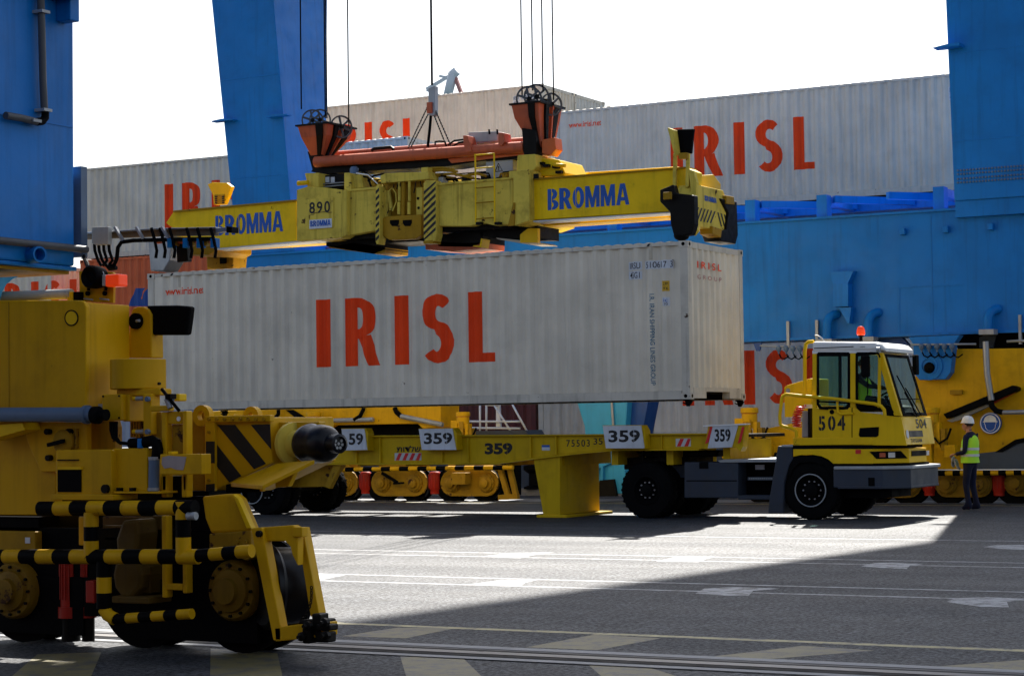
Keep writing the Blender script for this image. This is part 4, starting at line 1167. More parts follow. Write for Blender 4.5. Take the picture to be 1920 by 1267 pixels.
mb = MB(); mb.add([(XE+.006, y, z) for y, z in vv]); [mb.face(f) for f in fs]; build('lettering', mb, 'ink_blue', eb, kind='flat')
E3 = onXs([(1352,372),(1382,378),(1384,440),(1380,458),(1352,452),(1346,436),(1362,430),(1366,400)], XE+.05)
mb = MB(); mb.prism(E3, XE-.3, XE+.05, axis='x'); spt('corner_housing', mb, 'grease', 'blackened rear corner housing', .02)
mb = MB(); mb.prism(onXs([(1362,366),(1376,369),(1378,384),(1362,382)], XE+.08), XE-.1, XE+.08, axis='x'); spt('limit_switch', mb, 'yellow_old', None, .01)
mb = MB(); mb.prism(onXs([(1336,424),(1354,430),(1352,446),(1336,438)], XE+.06), XE-.2, XE+.06, axis='x'); spt('limit_switch', mb, 'yellow_old', None, .01)
# flipper guides
f1 = spp('guide_flipper', [(1262,243),(1301,242),(1296,288),(1267,289)], YA+.1, .06, 'black', .005, 'black raised guide flipper')
spp('flipper_edge', [(1251,239),(1262,243),(1268,291),(1264,290)], YA-.12, .2, 'yellow_pale', .005, parent=f1)
for u0, u1 in ((1262,1268),(1286,1292)):
    spp('flipper_arm', [(u0,288),(u1,288),(u1-1,350),(u0-1,352)], YA-.02, .06, 'yellow_pale', .005)
spp('flipper_motor', [(1272,287),(1288,286),(1288,297),(1272,298)], YA-.1, .15, 'yellow_old', .01)
f2 = spp('guide_flipper', [(389,346),(397,342),(425,343),(434,350),(428,366),(421,383),(401,384),(399,366)], YA+1.3, .12, 'yellow_clean', .01, 'yellow funnel shaped guide flipper')
spp('flipper_recess', [(402,366),(421,365),(419,382),(403,383)], YA+1.28, .02, 'yellow_old', 0, parent=f2)
for k in range(4):
    for u in (404.5, 418):
        mb = MB(); mb.pbox(u-2, 368+k*4, u+2, 370+k*4, YA+1.26, .02); spt('vent_slot', mb, 'ink', parent=f2)
# left end: corner housings below the arm
spp('corner_housing', [(277,447),(322,442),(318,488),(306,508),(282,508)], YA-.5, .5, 'steel', .02, 'steel left corner housing')
spp('corner_housing', [(386,466),(440,462),(436,503),(388,505)], YA+1.3, .5, 'yellow_old', .02, 'rear left corner housing')
spp('housing_slot', [(412,470),(424,469),(424,494),(412,495)], YA+1.27, .02, 'black', 0)
spp('end_beam', [(300,448),(404,446),(404,470),(390,478),(330,476)], YA+.3, 1.3, 'yellow_old', .02, 'left end beam')

# ------------------------------------------------------------------ headblock with sheaves
hb = thing('headblock', 'worn orange headblock with two sheave blocks riding on the yellow spreader', 'crane headblock', onY(785, 300, 35.4))
def hp(name, uv, Y, d, mat='orange', bevel=.01, label=None, parent=hb):
    mb = MB(); mb.pprism(uv, Y, d); return build(name, mb, mat, parent, label, bevel=bevel)
YH = 35.2
mb = MB(); mb.tube([onY(592,304,YH), onY(984,276,YH)], .115, 16); build('front_beam', mb, 'orange', hb)
mb = MB(); mb.tube([onY(592,296,YH+1.0), onY(984,268,YH+1.0)], .115, 16); build('rear_beam', mb, 'orange', hb)
hp('beam_web', [(590,312),(985,288),(985,296),(900,303),(840,312),(600,326),(583,322)], YH+.1, .6, 'grease', 0)
hp('beam_flange', [(840,298),(985,284),(985,290),(846,306)], YH+.05, .5, 'orange_bright', 0)
hp('beam_bracket', [(868,254),(876,254),(880,268),(884,284),(874,286),(869,272)], YH-.15, .3)
hp('beam_bracket', [(934,249),(944,249),(946,266),(940,274),(934,272)], YH-.15, .3)
hp('equipment_box', [(878,248),(932,246),(933,264),(878,268)], YH+.2, .5, 'grey_box')
for pts in (((697,282),(702,279),(733,276),(738,280)),):
    mb = MB(); mb.ptube([(u,v,YH+.1) for u, v in pts], .035, 8); build('roller', mb, 'grease', hb)
for pts in (((816,272),(816,266),(824,265),(834,266),(837,274)), ((840,272),(852,264),(868,262)), ((846,276),(860,268),(872,266)), ((918,252),(917,243)), ((933,252),(932,243))):
    mb = MB(); mb.ptube([(u,v,YH+.2) for u, v in pts], .02, 8); build('hose', mb, 'black', hb)
def sheave(u, v, r, Y, tilt=.5):
    c = onY(u, v, Y); mb = MB()
    ax = Vector((sin(tilt), -cos(tilt), 0))
    mb.lathe(c-ax*.02, ax, [(r*.87,0),(r,-.003),(r*.97,.015),(r,.035),(r*.87,.03),(r*.87,0)], 32)
    o = build('sheave', mb, 'steel_dark', hb)
    mb = MB(); mb.lathe(c-ax*.08, ax, [(.001,0),(r*.17,0),(r*.17,.14),(.001,.14)], 14); build('sheave_hub', mb, 'grease', o)
    a_ = Vector((0,0,1)); b_ = ax.cross(a_)
    for k in range(6):
        t = 2*pi*k/6+.2; d_ = a_*cos(t)+b_*sin(t)
        mb = MB(); mb.bar(c+d_*r*.15, c+d_*r*.88, .04, .03, up=ax); build('spoke', mb, 'steel_dark', o)
def taper(lv, Yc, lab, mat='orange'):
    """lv: (u_left, u_right, v, depth) from top to bottom, centred on the plane Yc"""
    mb = MB(); R_ = []
    for (ul, ur, v, d) in lv:
        Y0_ = Yc-d/2; a_ = onY(ul, v, Y0_); b_ = onY(ur, v, Y0_)
        R_.append((a_.x, b_.x, Y0_, Y0_+d, a_.z))
    for (xa, xb, ya, yb_, z) in R_: mb.add([(xa,ya,z),(xb,ya,z),(xb,yb_,z),(xa,yb_,z)])
    for i in range(len(R_)-1):
        for k in range(4): mb.face([4*i+k, 4*i+(k+1)%4, 4*i+4+(k+1)%4, 4*i+4+k])
    mb.face((0,1,2,3)); n = 4*(len(R_)-1); mb.face((n+3,n+2,n+1,n))
    b = build('sheave_block', mb, mat, hb, lab, bevel=.02)
    # side ribs and grease runs stand proud of the faces
    for t, w_, mt, pr in ((.30,.07,'grease',.05),(.52,.03,'orange',.06),(.74,.09,'grease',.03)):
        mb = MB()
        for (xa, xb, ya, yb_, z) in R_:
            y = ya+(yb_-ya)*t; ww = w_*(yb_-ya)
            mb.add([(xb-.01,y-ww,z),(xb+pr,y-ww,z),(xb+pr,y+ww,z),(xb-.01,y+ww,z)])
        for i in range(len(R_)-1):
            for k in range(4): mb.face([4*i+k, 4*i+(k+1)%4, 4*i+4+(k+1)%4, 4*i+4+k])
        mb.face((0,1,2,3)); mb.face((n+3,n+2,n+1,n))
        build('block_rib', mb, mt, b)
    mb = MB()
    for (xa, xb, ya, yb_, z) in R_: mb.add([(xa+(xb-xa)*.62,ya-.03,z),(xa+(xb-xa)*.86,ya-.03,z),(xa+(xb-xa)*.86,ya+.01,z),(xa+(xb-xa)*.62,ya+.01,z)])
    for i in range(len(R_)-1):
        for k in range(4): mb.face([4*i+k, 4*i+(k+1)%4, 4*i+4+(k+1)%4, 4*i+4+k])
    mb.face((0,1,2,3)); mb.face((n+3,n+2,n+1,n))
    build('block_rib', mb, 'grease', b)
    x = R_[0]; mb = MB(); mb.box(x[0]-.03, x[1]+.06, x[2]-.03, x[3]+.03, x[4]-.02, x[4]+.015); build('block_rim', mb, 'grease', b)
    return b
taper([(557,614,236,1.0),(564,613,258,.85),(576,608,280,.55),(584,604,296,.35)], YH+.35, 'left orange sheave block')
hp('block_neck', [(576,284),(604,288),(606,312),(586,320)], YH+.15, .4, 'grease')
taper([(958,1010,196,1.0),(964,1010,222,.9),(978,1012,245,.75),(992,1014,268,.6),(996,1012,290,.5)], YH+.35, 'right orange sheave block')
hp('block_neck', [(978,240),(1004,244),(1006,292),(982,290)], YH-.1, .25, 'grease')
hp('block_pocket', [(1016,262),(1040,258),(1042,280),(1032,292),(1016,288)], YH+.0, .3, 'orange_bright')
for sh in ((586,226,.23,YH+.0,.6),(600,225,.23,YH+.55,.6),(640,238,.24,YH+.3,.9),(992,186,.26,YH+.0,.6),(1006,182,.26,YH+.5,.7),(1034,196,.23,YH+.35,.9)): sheave(*sh)
for (u, v) in ((610,232),(1018,184)):
    mb = MB(); mb.pbox(u-6, v+2, u+8, v+6, YH+.3, .2); build('sheave_axle', mb, 'grease', hb)
# hoist ropes
def rope(u, v, Y, label, r=.015):
    p = onY(u, v, Y); mb = MB(); mb.tube([p, Vector((p.x, p.y, 44.4))], r, 8)
    build('hoist_rope', mb, 'black', label=label, cat='rope', group='hoist ropes')
rope(565,205,YH+.1,'steel hoist rope left of the blue leg edge, nearest the first spoked sheave')
rope(610,222,YH+.5,'first of the two steel hoist ropes crossing the blue leg edge')
rope(613,222,YH+.7,'second of the two steel hoist ropes crossing the blue leg edge')
rope(654,236,YH+.3,'steel hoist rope right of the blue leg, ending at the left sheave block')
rope(979,180,YH+.1,'leftmost of the four hoist ropes at the right sheave block')
rope(999,170,YH+.4,'second from left of the four hoist ropes at the right sheave block')
rope(1018,172,YH+.4,'third from left of the four hoist ropes at the right sheave block')
rope(1038,188,YH+.3,'rightmost of the four hoist ropes at the right sheave block')
# power cable with its grip and chains
pc = thing('power_cable', 'black power cable with grey grip and four chains above the headblock', 'cable', onY(808, 270, YH+.3))
p = onY(810, 160, YH+.3)
mb = MB(); mb.tube([p, Vector((p.x, p.y, 44.4))], .024, 8); build('upper_cable', mb, 'black', pc)
mb = MB(); mb.pprism([(803,166),(815,161),(815,215),(812,218),(803,216)], YH+.2, .14); build('cable_grip', mb, 'steel', pc, bevel=.01)
mb = MB(); mb.pbox(800, 192, 809, 212, YH+.16, .04); build('grip_clamp', mb, 'orange', pc)
mb = MB(); mb.ptube([(808,217,YH+.3),(806,240,YH+.3),(802,276,YH+.3)], .03, 8); build('lower_cable', mb, 'black', pc)
for a_, b_ in (((801,202),(765,278)),((803,214),(770,277)),((814,202),(846,275)),((813,214),(836,272))):
    A_, B_ = onY(*a_,YH+.25), onY(*b_,YH+.25); mb = MB(); n = 26
    for k in range(n):
        q0 = A_.lerp(B_, k/n); q1 = A_.lerp(B_, (k+.9)/n); mb.bar(q0, q1, .03 if k%2 else .012, .012 if k%2 else .03)
    build('chain', mb, 'grease', pc, kind='stuff')
# ------------------------------------------------------------------ terminal trailer 359
YT = 35.0
tr = thing('terminal_trailer', 'yellow port trailer numbered 359 standing under the hanging container', 'trailer', (onY(1000,960,YT).x, YT+1.2, 0))
def tp(name, uv, Y=YT, d=.1, mat='yellow_trailer', bevel=.01, label=None, parent=None):
    mb = MB(); mb.pprism(uv, Y, d); return build(name, mb, mat, parent or tr, label, bevel=bevel)
DT = 2.2
beam = [(300,822),(630,819),(1000,817),(1392,814),(1392,838),(1310,841.5),(1160,842),(1092,847),(1000,858),(930,867),(620,868),(300,872)]
fb = tp('side_beam', beam, YT, .16, label='front yellow side beam lettered 359')
tp('side_beam', beam, YT+DT, .16, label='rear side beam')
tp('beam_flange', [(300,819),(630,816.5),(1000,814.5),(1392,811.5),(1392,814),(1000,817),(630,819),(300,822)], YT-.08, .3, bevel=0, parent=fb)
tp('beam_flange', [(300,872),(620,868),(930,867),(930,870),(620,871),(300,875)], YT-.08, .3, bevel=0, parent=fb)
tp('beam_flange', [(930,867),(1000,858),(1092,847),(1160,842),(1310,841.5),(1310,844),(1160,844.5),(1092,850),(1000,861),(930,870)], YT-.08, .3, bevel=0, parent=fb)
for u, v0, v1 in ((667,820,867),(712,820,867),(828,820,867),(877,820,867),(994,818,858),(1042,817,852),(1240,816,841)):
    mb = MB(); mb.pbox(u-1.2, v0, u+1.2, v1, YT-.05, .05); build('rib', mb, 'yellow_trailer', fb)
for k in range(12):
    x = onY(330,840,YT).x + k*1.15
    mb = MB(); mb.box(x-.07, x+.07, YT+.161, YT+DT-.001, 1.0, 1.46); build('cross_member', mb, 'yellow_trailer', tr)
mb = MB(); mb.box(onY(800,840,YT).x, onY(1390,840,YT).x, YT+.18, YT+DT-.02, 1.50, 1.56); build('deck_plate', mb, 'grease', tr)
# number boards leaning out along the guide
def board(uv, back, tuv, offs=.26, txt='359', dirt='board_white'):
    b_ = tp('number_board', uv, YT-offs, .02, dirt, 0, 'slanted white board reading 359')
    if back: tp('board_back', back, YT-offs+.021, .22, 'yellow_trailer', 0, parent=b_)
    if txt: flat_text('number', txt, tuv, YT-offs, 'ink', b_, .03, 1.0, [(.80,.815)] )
    return b_
board([(785,804),(848,803),(855,843),(791,843)], [(785,803),(850,802),(856,812),(857,843),(791,844)], (795,811,848,832.5))
board([(640,804),(683,803.5),(688,843),(646,844)], [(640,803),(686,802.5),(690,812),(690,844),(646,845)], (654,812,681,834), txt='59')
board([(1130,798),(1202,797.5),(1208,840),(1136,840)], [(1130,797),(1204,796.5),(1210,808),(1210,841),(1136,841)], (1141,806,1200,829))
nb = board([(1336,798),(1384,796.5),(1372,838),(1327,840)], [(1328,799),(1397,795),(1393,838),(1388,846),(1380,838),(1320,841)], (1340,804,1370,828), .3)
for uv in (((1331,800),(1336,800),(1329,828),(1322,832)), ((1391,800),(1396,800),(1389,828),(1383,832))):
    tp('chevron', uv, YT-.305, .004, 'stripe_red', 0, parent=nb)
tp('number_board_edge', [(1318,797),(1399,793.5),(1399,796),(1318,799.5)], YT-.32, .2, 'white_paint', 0)
flat_text('number', '359', (909,830,961,852), YT, 'ink', fb, .05, 1.0, [(.80,.812)])
flat_text('number', '75503', (1062,824,1106,837), YT, 'ink', fb, .01, 1.25)
flat_text('number', '35', (1113,821,1130,833), YT, 'ink', fb, .01, 1.1)
flat_text('lettering', 'תודלש', (744,835,789,847), YT, 'ink', fb, .02)
def tape(u0, v0, u1, v1, n):
    b_ = tp('reflective_tape', [(u0,v0),(u1,v0-.5),(u1,v1-.5),(u0,v1)], YT-.006, .005, 'reflective', 0)
    w_ = (u1-u0)/(n*2)
    for k in range(n):
        a_ = u0+w_*(2*k+.3)
        tp('red_stripe', [(a_,v1-.6),(min(a_+w_,u1),v1-.6),(min(a_+w_*1.9,u1),v0+.2),(min(a_+w_*.9,u1),v0+.2)], YT-.010, .003, 'stripe_red', 0, parent=b_)
tape(740,849,790,863,4); tape(1267,822,1295,837,2)
b_ = tp('sticker', [(1016,838),(1031,838),(1031,844),(1016,844)], YT-.006, .005, 'board_white', 0)
tp('sticker_band', [(1016,834),(1030,834),(1031,838),(1016,838)], YT-.006, .005, 'ink_blue', 0, parent=b_)
# support leg
xl0, xl1 = onY(1018,960,YT+.02).x, onY(1050,960,YT+.02).x
lg = tp('support_leg', [(1000,860),(1050,852),(1050,968),(1019,968)], YT-.02, .10, 'yellow_trailer', .01, 'tapered yellow support leg')
lp = [(onX(1051,856,xl1).y, onX(1051,856,xl1).z)]
mb = MB(); mb.box(xl1-.06, xl1, YT+.085, YT+1.72, .06, onY(1050,850,YT).z); build('leg_web', mb, 'yellow_trailer', tr)
tp('support_leg', [(1000,860),(1050,852),(1050,968),(1019,968)], YT+1.74, .10, 'yellow_trailer')
mb = MB(); mb.box(xl0-.1, xl1+.18, YT-.06, YT+1.95, 0.0, .055); build('leg_foot', mb, 'yellow_trailer', tr, bevel=.01)
# bogie frame and wheels at the rear
tp('axle_frame', [(300,872),(640,872),(612,912),(440,915),(300,915)], YT+.3, .2, 'yellow_old')
tp('frame_gusset', [(508,872),(560,872),(545,905),(512,907)], YT-.02, .12, 'yellow_trailer')
tp('frame_gusset', [(625,872),(640,872),(618,916),(608,912)], YT-.02, .12, 'yellow_old')
def tyre(name_u, v, R, Y, w_=.3, rim=.28, parent=None, rimmat='black', dual=False, lug=26, zc=None, x=None):
    c = onY(name_u, v, Y) if x is None else Vector((x, Y, 0))
    c = Vector((c.x, Y, R))
    wh = MB()
    wh.lathe(c, (0,1,0), [(rim,0.03),(R*.80,0),(R*.95,.02),(R,.06),(R,w_-.06),(R*.95,w_-.02),(R*.80,w_),(rim,w_-.03),(rim,.03)], 36)
    for k in range(lug):
        a = 2*pi*k/lug; d_ = Vector((cos(a),0,sin(a))); t_ = Vector((-sin(a),0,cos(a)))
        for y in (.04, w_-.11):
            q = c+d_*(R-.008)+Vector((0,y+.035,0))
            wh.bar(q-t_*.022, q+t_*.022, .07, .03, up=d_)
    o = build('wheel', wh, 'rubber', parent)
    r_ = MB(); r_.lathe(c+Vector((0,.05,0)), (0,-1,0), [(rim+.01,-.1),(rim+.01,.035),(rim-.02,.04),(rim-.035,.01),(rim*.72,-.02),(rim*.6,-.05),(rim*.45,-.05),(rim*.42,.05),(rim*.2,.07),(.001,.07)], 30)
    build('rim', r_, rimmat, o)
    n_ = MB()
    for k in range(10):
        a = 2*pi*k/10; n_.lathe(c+Vector((rim*.55*cos(a), .09, rim*.55*sin(a))), (0,-1,0), [(.016,0),(.016,.03),(.001,.03)], 6)
    build('wheel_nuts', n_, 'steel', o, kind='stuff')
    return o
for u in (405, 496):
    for y in (YT+.02, YT+.36, YT+1.8, YT+2.12): tyre(u, 918, .5, y, .28, parent=tr, lug=20, x=onY(u,918,YT).x)
for u in (405, 496):
    x = onY(u,918,YT).x; mb = MB(); mb.cyl((x, YT+.2, .5), (x, YT+2.2, .5), .09, 12); build('axle', mb, 'grease', tr)
mb = MB(); mb.tube([Vector((onY(472,918,YT).x+.27*cos(a), YT+.0, .5+.27*sin(a))) for a in [2*pi*k/28 for k in range(29)]], .012, 6); build('rim_ring', mb, 'galv', tr)

# ------------------------------------------------------------------ terminal tractor 504
YC = 35.0
tk = thing('terminal_tractor', 'yellow terminal tractor numbered 504 with a white roof and orange beacon', 'truck', (onY(1500,975,YC).x, YC+1.2, 0))
def kp(name, uv, Y=YC, d=.1, mat='yellow_clean', bevel=.015, label=None, parent=None):
    mb = MB(); mb.pprism(uv, Y, d); return build(name, mb, mat, parent or tk, label, bevel=bevel)
CD = 1.55
def PX(u, v): p = onY(u, v, YC); return (p.x, p.z)
# cab shell: near side panel with window openings made from pieces
side = [(1523,662),(1523,832),(1646,833),(1660,786),(1689,780),(1653,662)]
# pillars and panels (butted)
pieces = [
 [(1523,662),(1530,662),(1530,760),(1523,760)],                       # rear pillar
 [(1530,662),(1594,662),(1594,660),(1603,660),(1603,662),(1648,662),(1647,657),(1523,657),(1523,662)],
]
cab = kp('cab', [(1523,657),(1647,655),(1652,661),(1523,663)], YC, CD, 'white_paint', 0, 'yellow cab with white roof')
kp('door_panel', [(1523,764),(1597,764),(1597,834),(1523,834)], YC, .05, label='lower door panel lettered 504', bevel=.008)
kp('rear_pillar', [(1523,662),(1531,662),(1531,764),(1523,764)], YC, .07, bevel=.01)
kp('door_pillar', [(1594,662),(1604,662),(1604,764),(1594,764)], YC, .06, bevel=.008)
kp('front_side_panel', [(1597.5,764),(1604,764),(1612,772),(1650,776),(1655,778),(1665,779),(1690,782),(1700,835),(1597.5,834)], YC, .05, bevel=.008)
kp('front_pillar', [(1643,661),(1654,661),(1690,780),(1676,779)], YC, .10, bevel=.01)
kp('door_post', [(1646,668),(1651,668),(1650,764),(1645,764)], YC-.05, .05, bevel=.006)
kp('window_seal', [(1532,663),(1534,660),(1592,660),(1594,664),(1594,668),(1535,668),(1535,762),(1531,758)], YC-.004, .03, 'rubber', .004)
kp('window_seal', [(1589,668),(1594,664),(1594,758),(1590,767),(1580,768),(1536,766),(1531,758),(1535,756),(1540,762),(1584,762),(1589,757)], YC-.004, .03, 'rubber', .004)
kp('window_seal', [(1604,663),(1607,660),(1646,660),(1648,664),(1608,668),(1608,756),(1604,757)], YC-.004, .03, 'rubber', .004)
kp('window_seal', [(1604,757),(1608,756),(1640,759),(1655,762),(1672,766),(1676,772),(1672,779),(1662,778),(1652,770),(1606,765)], YC-.006, .03, 'rubber', .004)
kp('side_window', [(1534,666),(1590,666),(1590,764),(1534,762)], YC+.03, .008, 'window_glass', 0)
kp('side_window', [(1607,666),(1646,664),(1656,680),(1672,745),(1672,766),(1607,760)], YC+.03, .008, 'window_glass', 0)
kp('window_bar', [(1572,664),(1577,664),(1577,752),(1572,752)], YC+.05, .03, 'rubber', 0)
kp('window_rail', [(1535,751),(1590,754),(1590,757),(1535,754)], YC-.002, .03, 'rubber', 0)
# roof
kp('roof', [(1524,640),(1640,641),(1652,644),(1660,652),(1662,660),(1648,656),(1523,659),(1523,644)], YC-.02, CD+.04, 'white_paint', .05, 'white roof')
kp('roof_gutter', [(1526,652),(1600,649),(1600,650.5),(1526,653.5)], YC-.03, .01, 'rubber', 0)
# far side and back of cab
kp('cab_wall', [(1523,662),(1531,662),(1531,764),(1523,764)], YC+CD-.07, .07)
kp('cab_wall', [(1523,764),(1690,782),(1700,835),(1523,834)], YC+CD-.05, .05)
kp('cab_pillar', [(1643,661),(1654,661),(1690,780),(1676,779)], YC+CD-.10, .10)
kp('cab_pillar', [(1594,662),(1604,662),(1604,764),(1594,764)], YC+CD-.06, .06)
kp('far_window', [(1534,666),(1646,664),(1672,745),(1672,766),(1534,762)], YC+CD-.03, .008, 'window_glass', 0)
mb = MB(); xr_ = PX(1524,700)[0]; mb.box(xr_, xr_+.04, YC+.08, YC+CD-.08, PX(1524,834)[1], PX(1524,760)[1]); build('rear_wall', mb, 'yellow_clean', tk)
mb = MB(); mb.box(xr_+.01, xr_+.018, YC+.08, YC+CD-.08, PX(1524,760)[1], PX(1524,662)[1]); build('rear_window', mb, 'window_glass', tk)
# windscreen between the front pillars
T0, T1_, T2_ = PX(1654,663), PX(1679,742), PX(1690,779)
def fr(name, a_, b_, y0, y1, mat, dx=0.0, th=.02, parent=None, bevel=0):
    mb = MB(); mb.prism([(a_[0]+dx,a_[1]),(b_[0]+dx,b_[1]),(b_[0]+dx-th,b_[1]),(a_[0]+dx-th,a_[1])], y0, y1); return build(name, mb, mat, parent or tk, bevel=bevel)
def lerp2(a_, b_, t): return (a_[0]+(b_[0]-a_[0])*t, a_[1]+(b_[1]-a_[1])*t)
ws = fr('windscreen', lerp2(T0,T2_,.04), lerp2(T0,T2_,.97), YC+.12, YC+CD-.12, 'windscreen_glass')
fr('windscreen_seal', lerp2(T0,T2_,.0), lerp2(T0,T2_,1.0), YC+.10, YC+.20, 'rubber', .012, parent=ws)
fr('windscreen_seal', lerp2(T0,T2_,.0), lerp2(T0,T2_,1.0), YC+CD-.20, YC+CD-.10, 'rubber', .012, parent=ws)
fr('windscreen_seal', lerp2(T0,T2_,.0), lerp2(T0,T2_,.05), YC+.20, YC+CD-.20, 'rubber', .012, parent=ws)
fr('windscreen_seal', lerp2(T0,T2_,.95), lerp2(T0,T2_,1.0), YC+.20, YC+CD-.20, 'rubber', .012, parent=ws)
fr('windscreen_seal', lerp2(T0,T2_,.72), lerp2(T0,T2_,.735), YC+.20, YC+CD-.20, 'rubber', .012, parent=ws)
for t0, y0, t1, y1 in ((.35,.35,.85,.75),(.62,.50,1.0,.80),(.55,.62,1.0,1.05),(.95,.55,1.02,.75)):
    p0, p1 = lerp2(T0,T2_,t0), lerp2(T0,T2_,t1)
    mb = MB(); mb.tube([(p0[0]+.03, YC+y0, p0[1]), (p1[0]+.03, YC+y1, p1[1])], .012, 6); build('wiper', mb, 'rubber', tk)
# lower body with chamfered nose, extruded from its plan
def plan(name, u_rear, ua, ub, v0, v1, mat, y0=YC, yoff=.0, depth=2.35, ch=.5, bevel=.01, label=None, vref=None):
    vm = (v0+v1)/2
    xr = onY(u_rear,vm,YC).x; xa = onY(ua,vm,YC).x; xb = onY(ub,vm,YC).x
    z1 = onY((ua+u_rear)/2,v0,YC).z; z0 = onY((ua+u_rear)/2,v1,YC).z
    y0 = y0-yoff
    pts = [(xr,y0),(xa,y0),(xb,y0+ch),(xb,y0+depth-ch),(xa,y0+depth),(xr,y0+depth)]
    mb = MB(); mb.prism(pts, z0, z1, axis='z'); return build(name, mb, mat, tk, label, bevel=bevel)
plan('fender_body', 1487, 1636, 1682, 820, 834, 'yellow_clean', yoff=.008, depth=1.9)
bl_ = plan('body_stripe', 1487, 1637, 1684, 834.5, 841, 'rubber', depth=1.9, yoff=.002, bevel=0)
# lower band has a wheel arch cut out of its near side
mb = MB(); zt_ = onY(1560,841.5,YC).z
arch = [(1487,841.5),(1636,841.5),(1636,869),(1562,869),(1553,861),(1540,855),(1522,852),(1500,853),(1487,856)]
kp('side_skirt', arch, YC, .06, 'yellow_clean', .008)
plan('nose', 1570, 1636, 1688, 841.5, 869, 'yellow_clean', yoff=-.001, depth=2.0, label='nose with headlights')
plan('nose_strip', 1562, 1640, 1690, 869.2, 873.5, 'rubber', depth=2.1, bevel=0)
bm_ = plan('bumper', 1563, 1655, 1697, 874, 914, 'chassis', yoff=.02, depth=2.3, ch=.35, label='dark blue-grey front bumper', bevel=.02)
plan('bumper_lip', 1565, 1657, 1701, 873.6, 880, 'galv', yoff=.05, depth=2.36, ch=.36, bevel=.015)
plan('bumper_lip', 1572, 1655, 1698, 911, 916, 'chassis', yoff=.04, depth=2.34, ch=.36, bevel=.01)
plan('underbody', 1560, 1640, 1655, 916, 934, 'black', yoff=-.3, depth=1.5, ch=.2, bevel=0)
mb = MB(); mb.pbox(1628, 895, 1640, 915, YC-.025, .01); build('step_hole', mb, 'black', tk)
# headlights on the chamfer
def cham(name, t0, t1, v0, v1, mat, off=.01, parent=None, slant=0.0, b0=0):
    xa = onY(1636,855,YC).x; xb = onY(1688,855,YC).x
    z1 = onY(1640,v0,YC).z; z0 = onY(1640,v1,YC).z
    A_ = Vector((xa,YC,0)); B_ = Vector((xb,YC+.5,0)); n_ = Vector((.5,-(xb-xa),0)).normalized()*off
    P = lambda t, z: tuple((A_+(B_-A_)*t+n_)[:2])+(z,)
    mb = MB(); n = mb.add([P(t0,z0),P(t1,z0),P(t1-slant,z1),P(t0-slant,z1)]+[tuple(Vector(q)-n_*2) for q in (P(t0,z0),P(t1,z0),P(t1-slant,z1),P(t0-slant,z1))])
    for q in ((0,1,2,3),(7,6,5,4),(0,4,5,1),(1,5,6,2),(2,6,7,3),(3,7,4,0)): mb.face([n+i for i in q])
    return build(name, mb, mat, parent or tk)
hl = cham('headlight_housing', .10, .95, 846, 860, 'black', .012, slant=.18)
cham('headlight', .42, .60, 848.5, 858, 'lamp_glass', .02, parent=hl)
cham('indicator', .18, .34, 849, 857, 'orange', .02, parent=hl)
xb = onY(1688,855,YC).x
mb = MB(); mb.box(xb, xb+.012, YC+.62, YC+1.45, onY(1690,856,YC).z, onY(1690,846,YC).z); gr = build('grille_slot', mb, 'black', tk)
mb = MB(); mb.box(xb+.006, xb+.02, YC+1.46, YC+1.6, onY(1690,856,YC).z, onY(1690,847,YC).z); build('headlight', mb, 'lamp_glass', tk)
# front face above the nose: hood panel under the windscreen
H0, H1 = PX(1690,781), PX(1698,834)
fr('hood_panel', H0, H1, YC+.05, YC+CD+.15, 'yellow_clean', 0, .06, bevel=.01)
xh = lambda t: H0[0]+(H1[0]-H0[0])*t
def front_text(s, ya, yb, za, zb, mat, off=.02):
    vs, fs = text_mesh(s, off, 1.1); vv = fit(vs, ya, yb, za, zb)
    mb = MB(); mb.add([(H0[0]+(z-H0[1])/(H1[1]-H0[1])*(H1[0]-H0[0])+.006, y, z) for y, z in vv])
    for f in fs: mb.face(f)
    return build('lettering', mb, mat, tk, kind='flat')
zz = lambda t: H0[1]+(H1[1]-H0[1])*t
front_text('504', YC+.75, YC+1.35, zz(.42), zz(.08), 'ink')
mb = MB(); mb.prism([(xh(.5)+.008,zz(.5)),(xh(.72)+.008,zz(.72)),(xh(.72),zz(.72)),(xh(.5),zz(.5))], YC+.30, YC+1.05); build('badge_plate', mb, 'ink', tk)
front_text('TERBERG', YC+.36, YC+1.0, zz(.69), zz(.55), 'grey_box')
front_text('TAYGUAM', YC+.32, YC+.95, zz(.92), zz(.78), 'ink')
mb = MB(); mb.lathe((xh(.62)+.004, YC+.18, zz(.62)), (1,0,.1), [(.075,0),(.075,.006),(.001,.006)], 20); build('round_sticker', mb, 'board_white', tk)
# side lettering, vents, sticker, handle
dp = [o for o in tk.children if o.name.startswith('door_panel')][0]
flat_text('number', '504', (1535,779,1585,807), YC, 'ink', dp, .03, 1.3, [(.10,.118),(.475,.495),(.86,.876)])
mb = MB(); mb.lathe(onY(1560,772,YC), (0,-1,0), [(.042,0),(.042,.012),(.001,.012)], 18); build('fuel_cap', mb, 'rubber', dp)
fsp = [o for o in tk.children if o.name.startswith('front_side_panel')][0]
kp('intake_grille', [(1612,802),(1648,800),(1647,816),(1643,819),(1612,819),(1610,815)], YC-.008, .01, 'rubber', 0, parent=fsp)
kp('red_sticker', [(1604,842.5),(1614,842.5),(1614,850.5),(1604,850.5)], YC-.006, .006, 'stripe_red', 0)
mb = MB(); tri = [(1489,833),(1494,824.5),(1499,833),(1489,833)]; mb.tube([onY(u,v,YC-.004) for u, v in tri], .006, 5); build('warning_triangle', mb, 'ink', tk)
kp('door_seam', [(1597,764),(1598.2,764),(1598.2,834),(1597,834)], YC-.003, .004, 'rubber', 0)
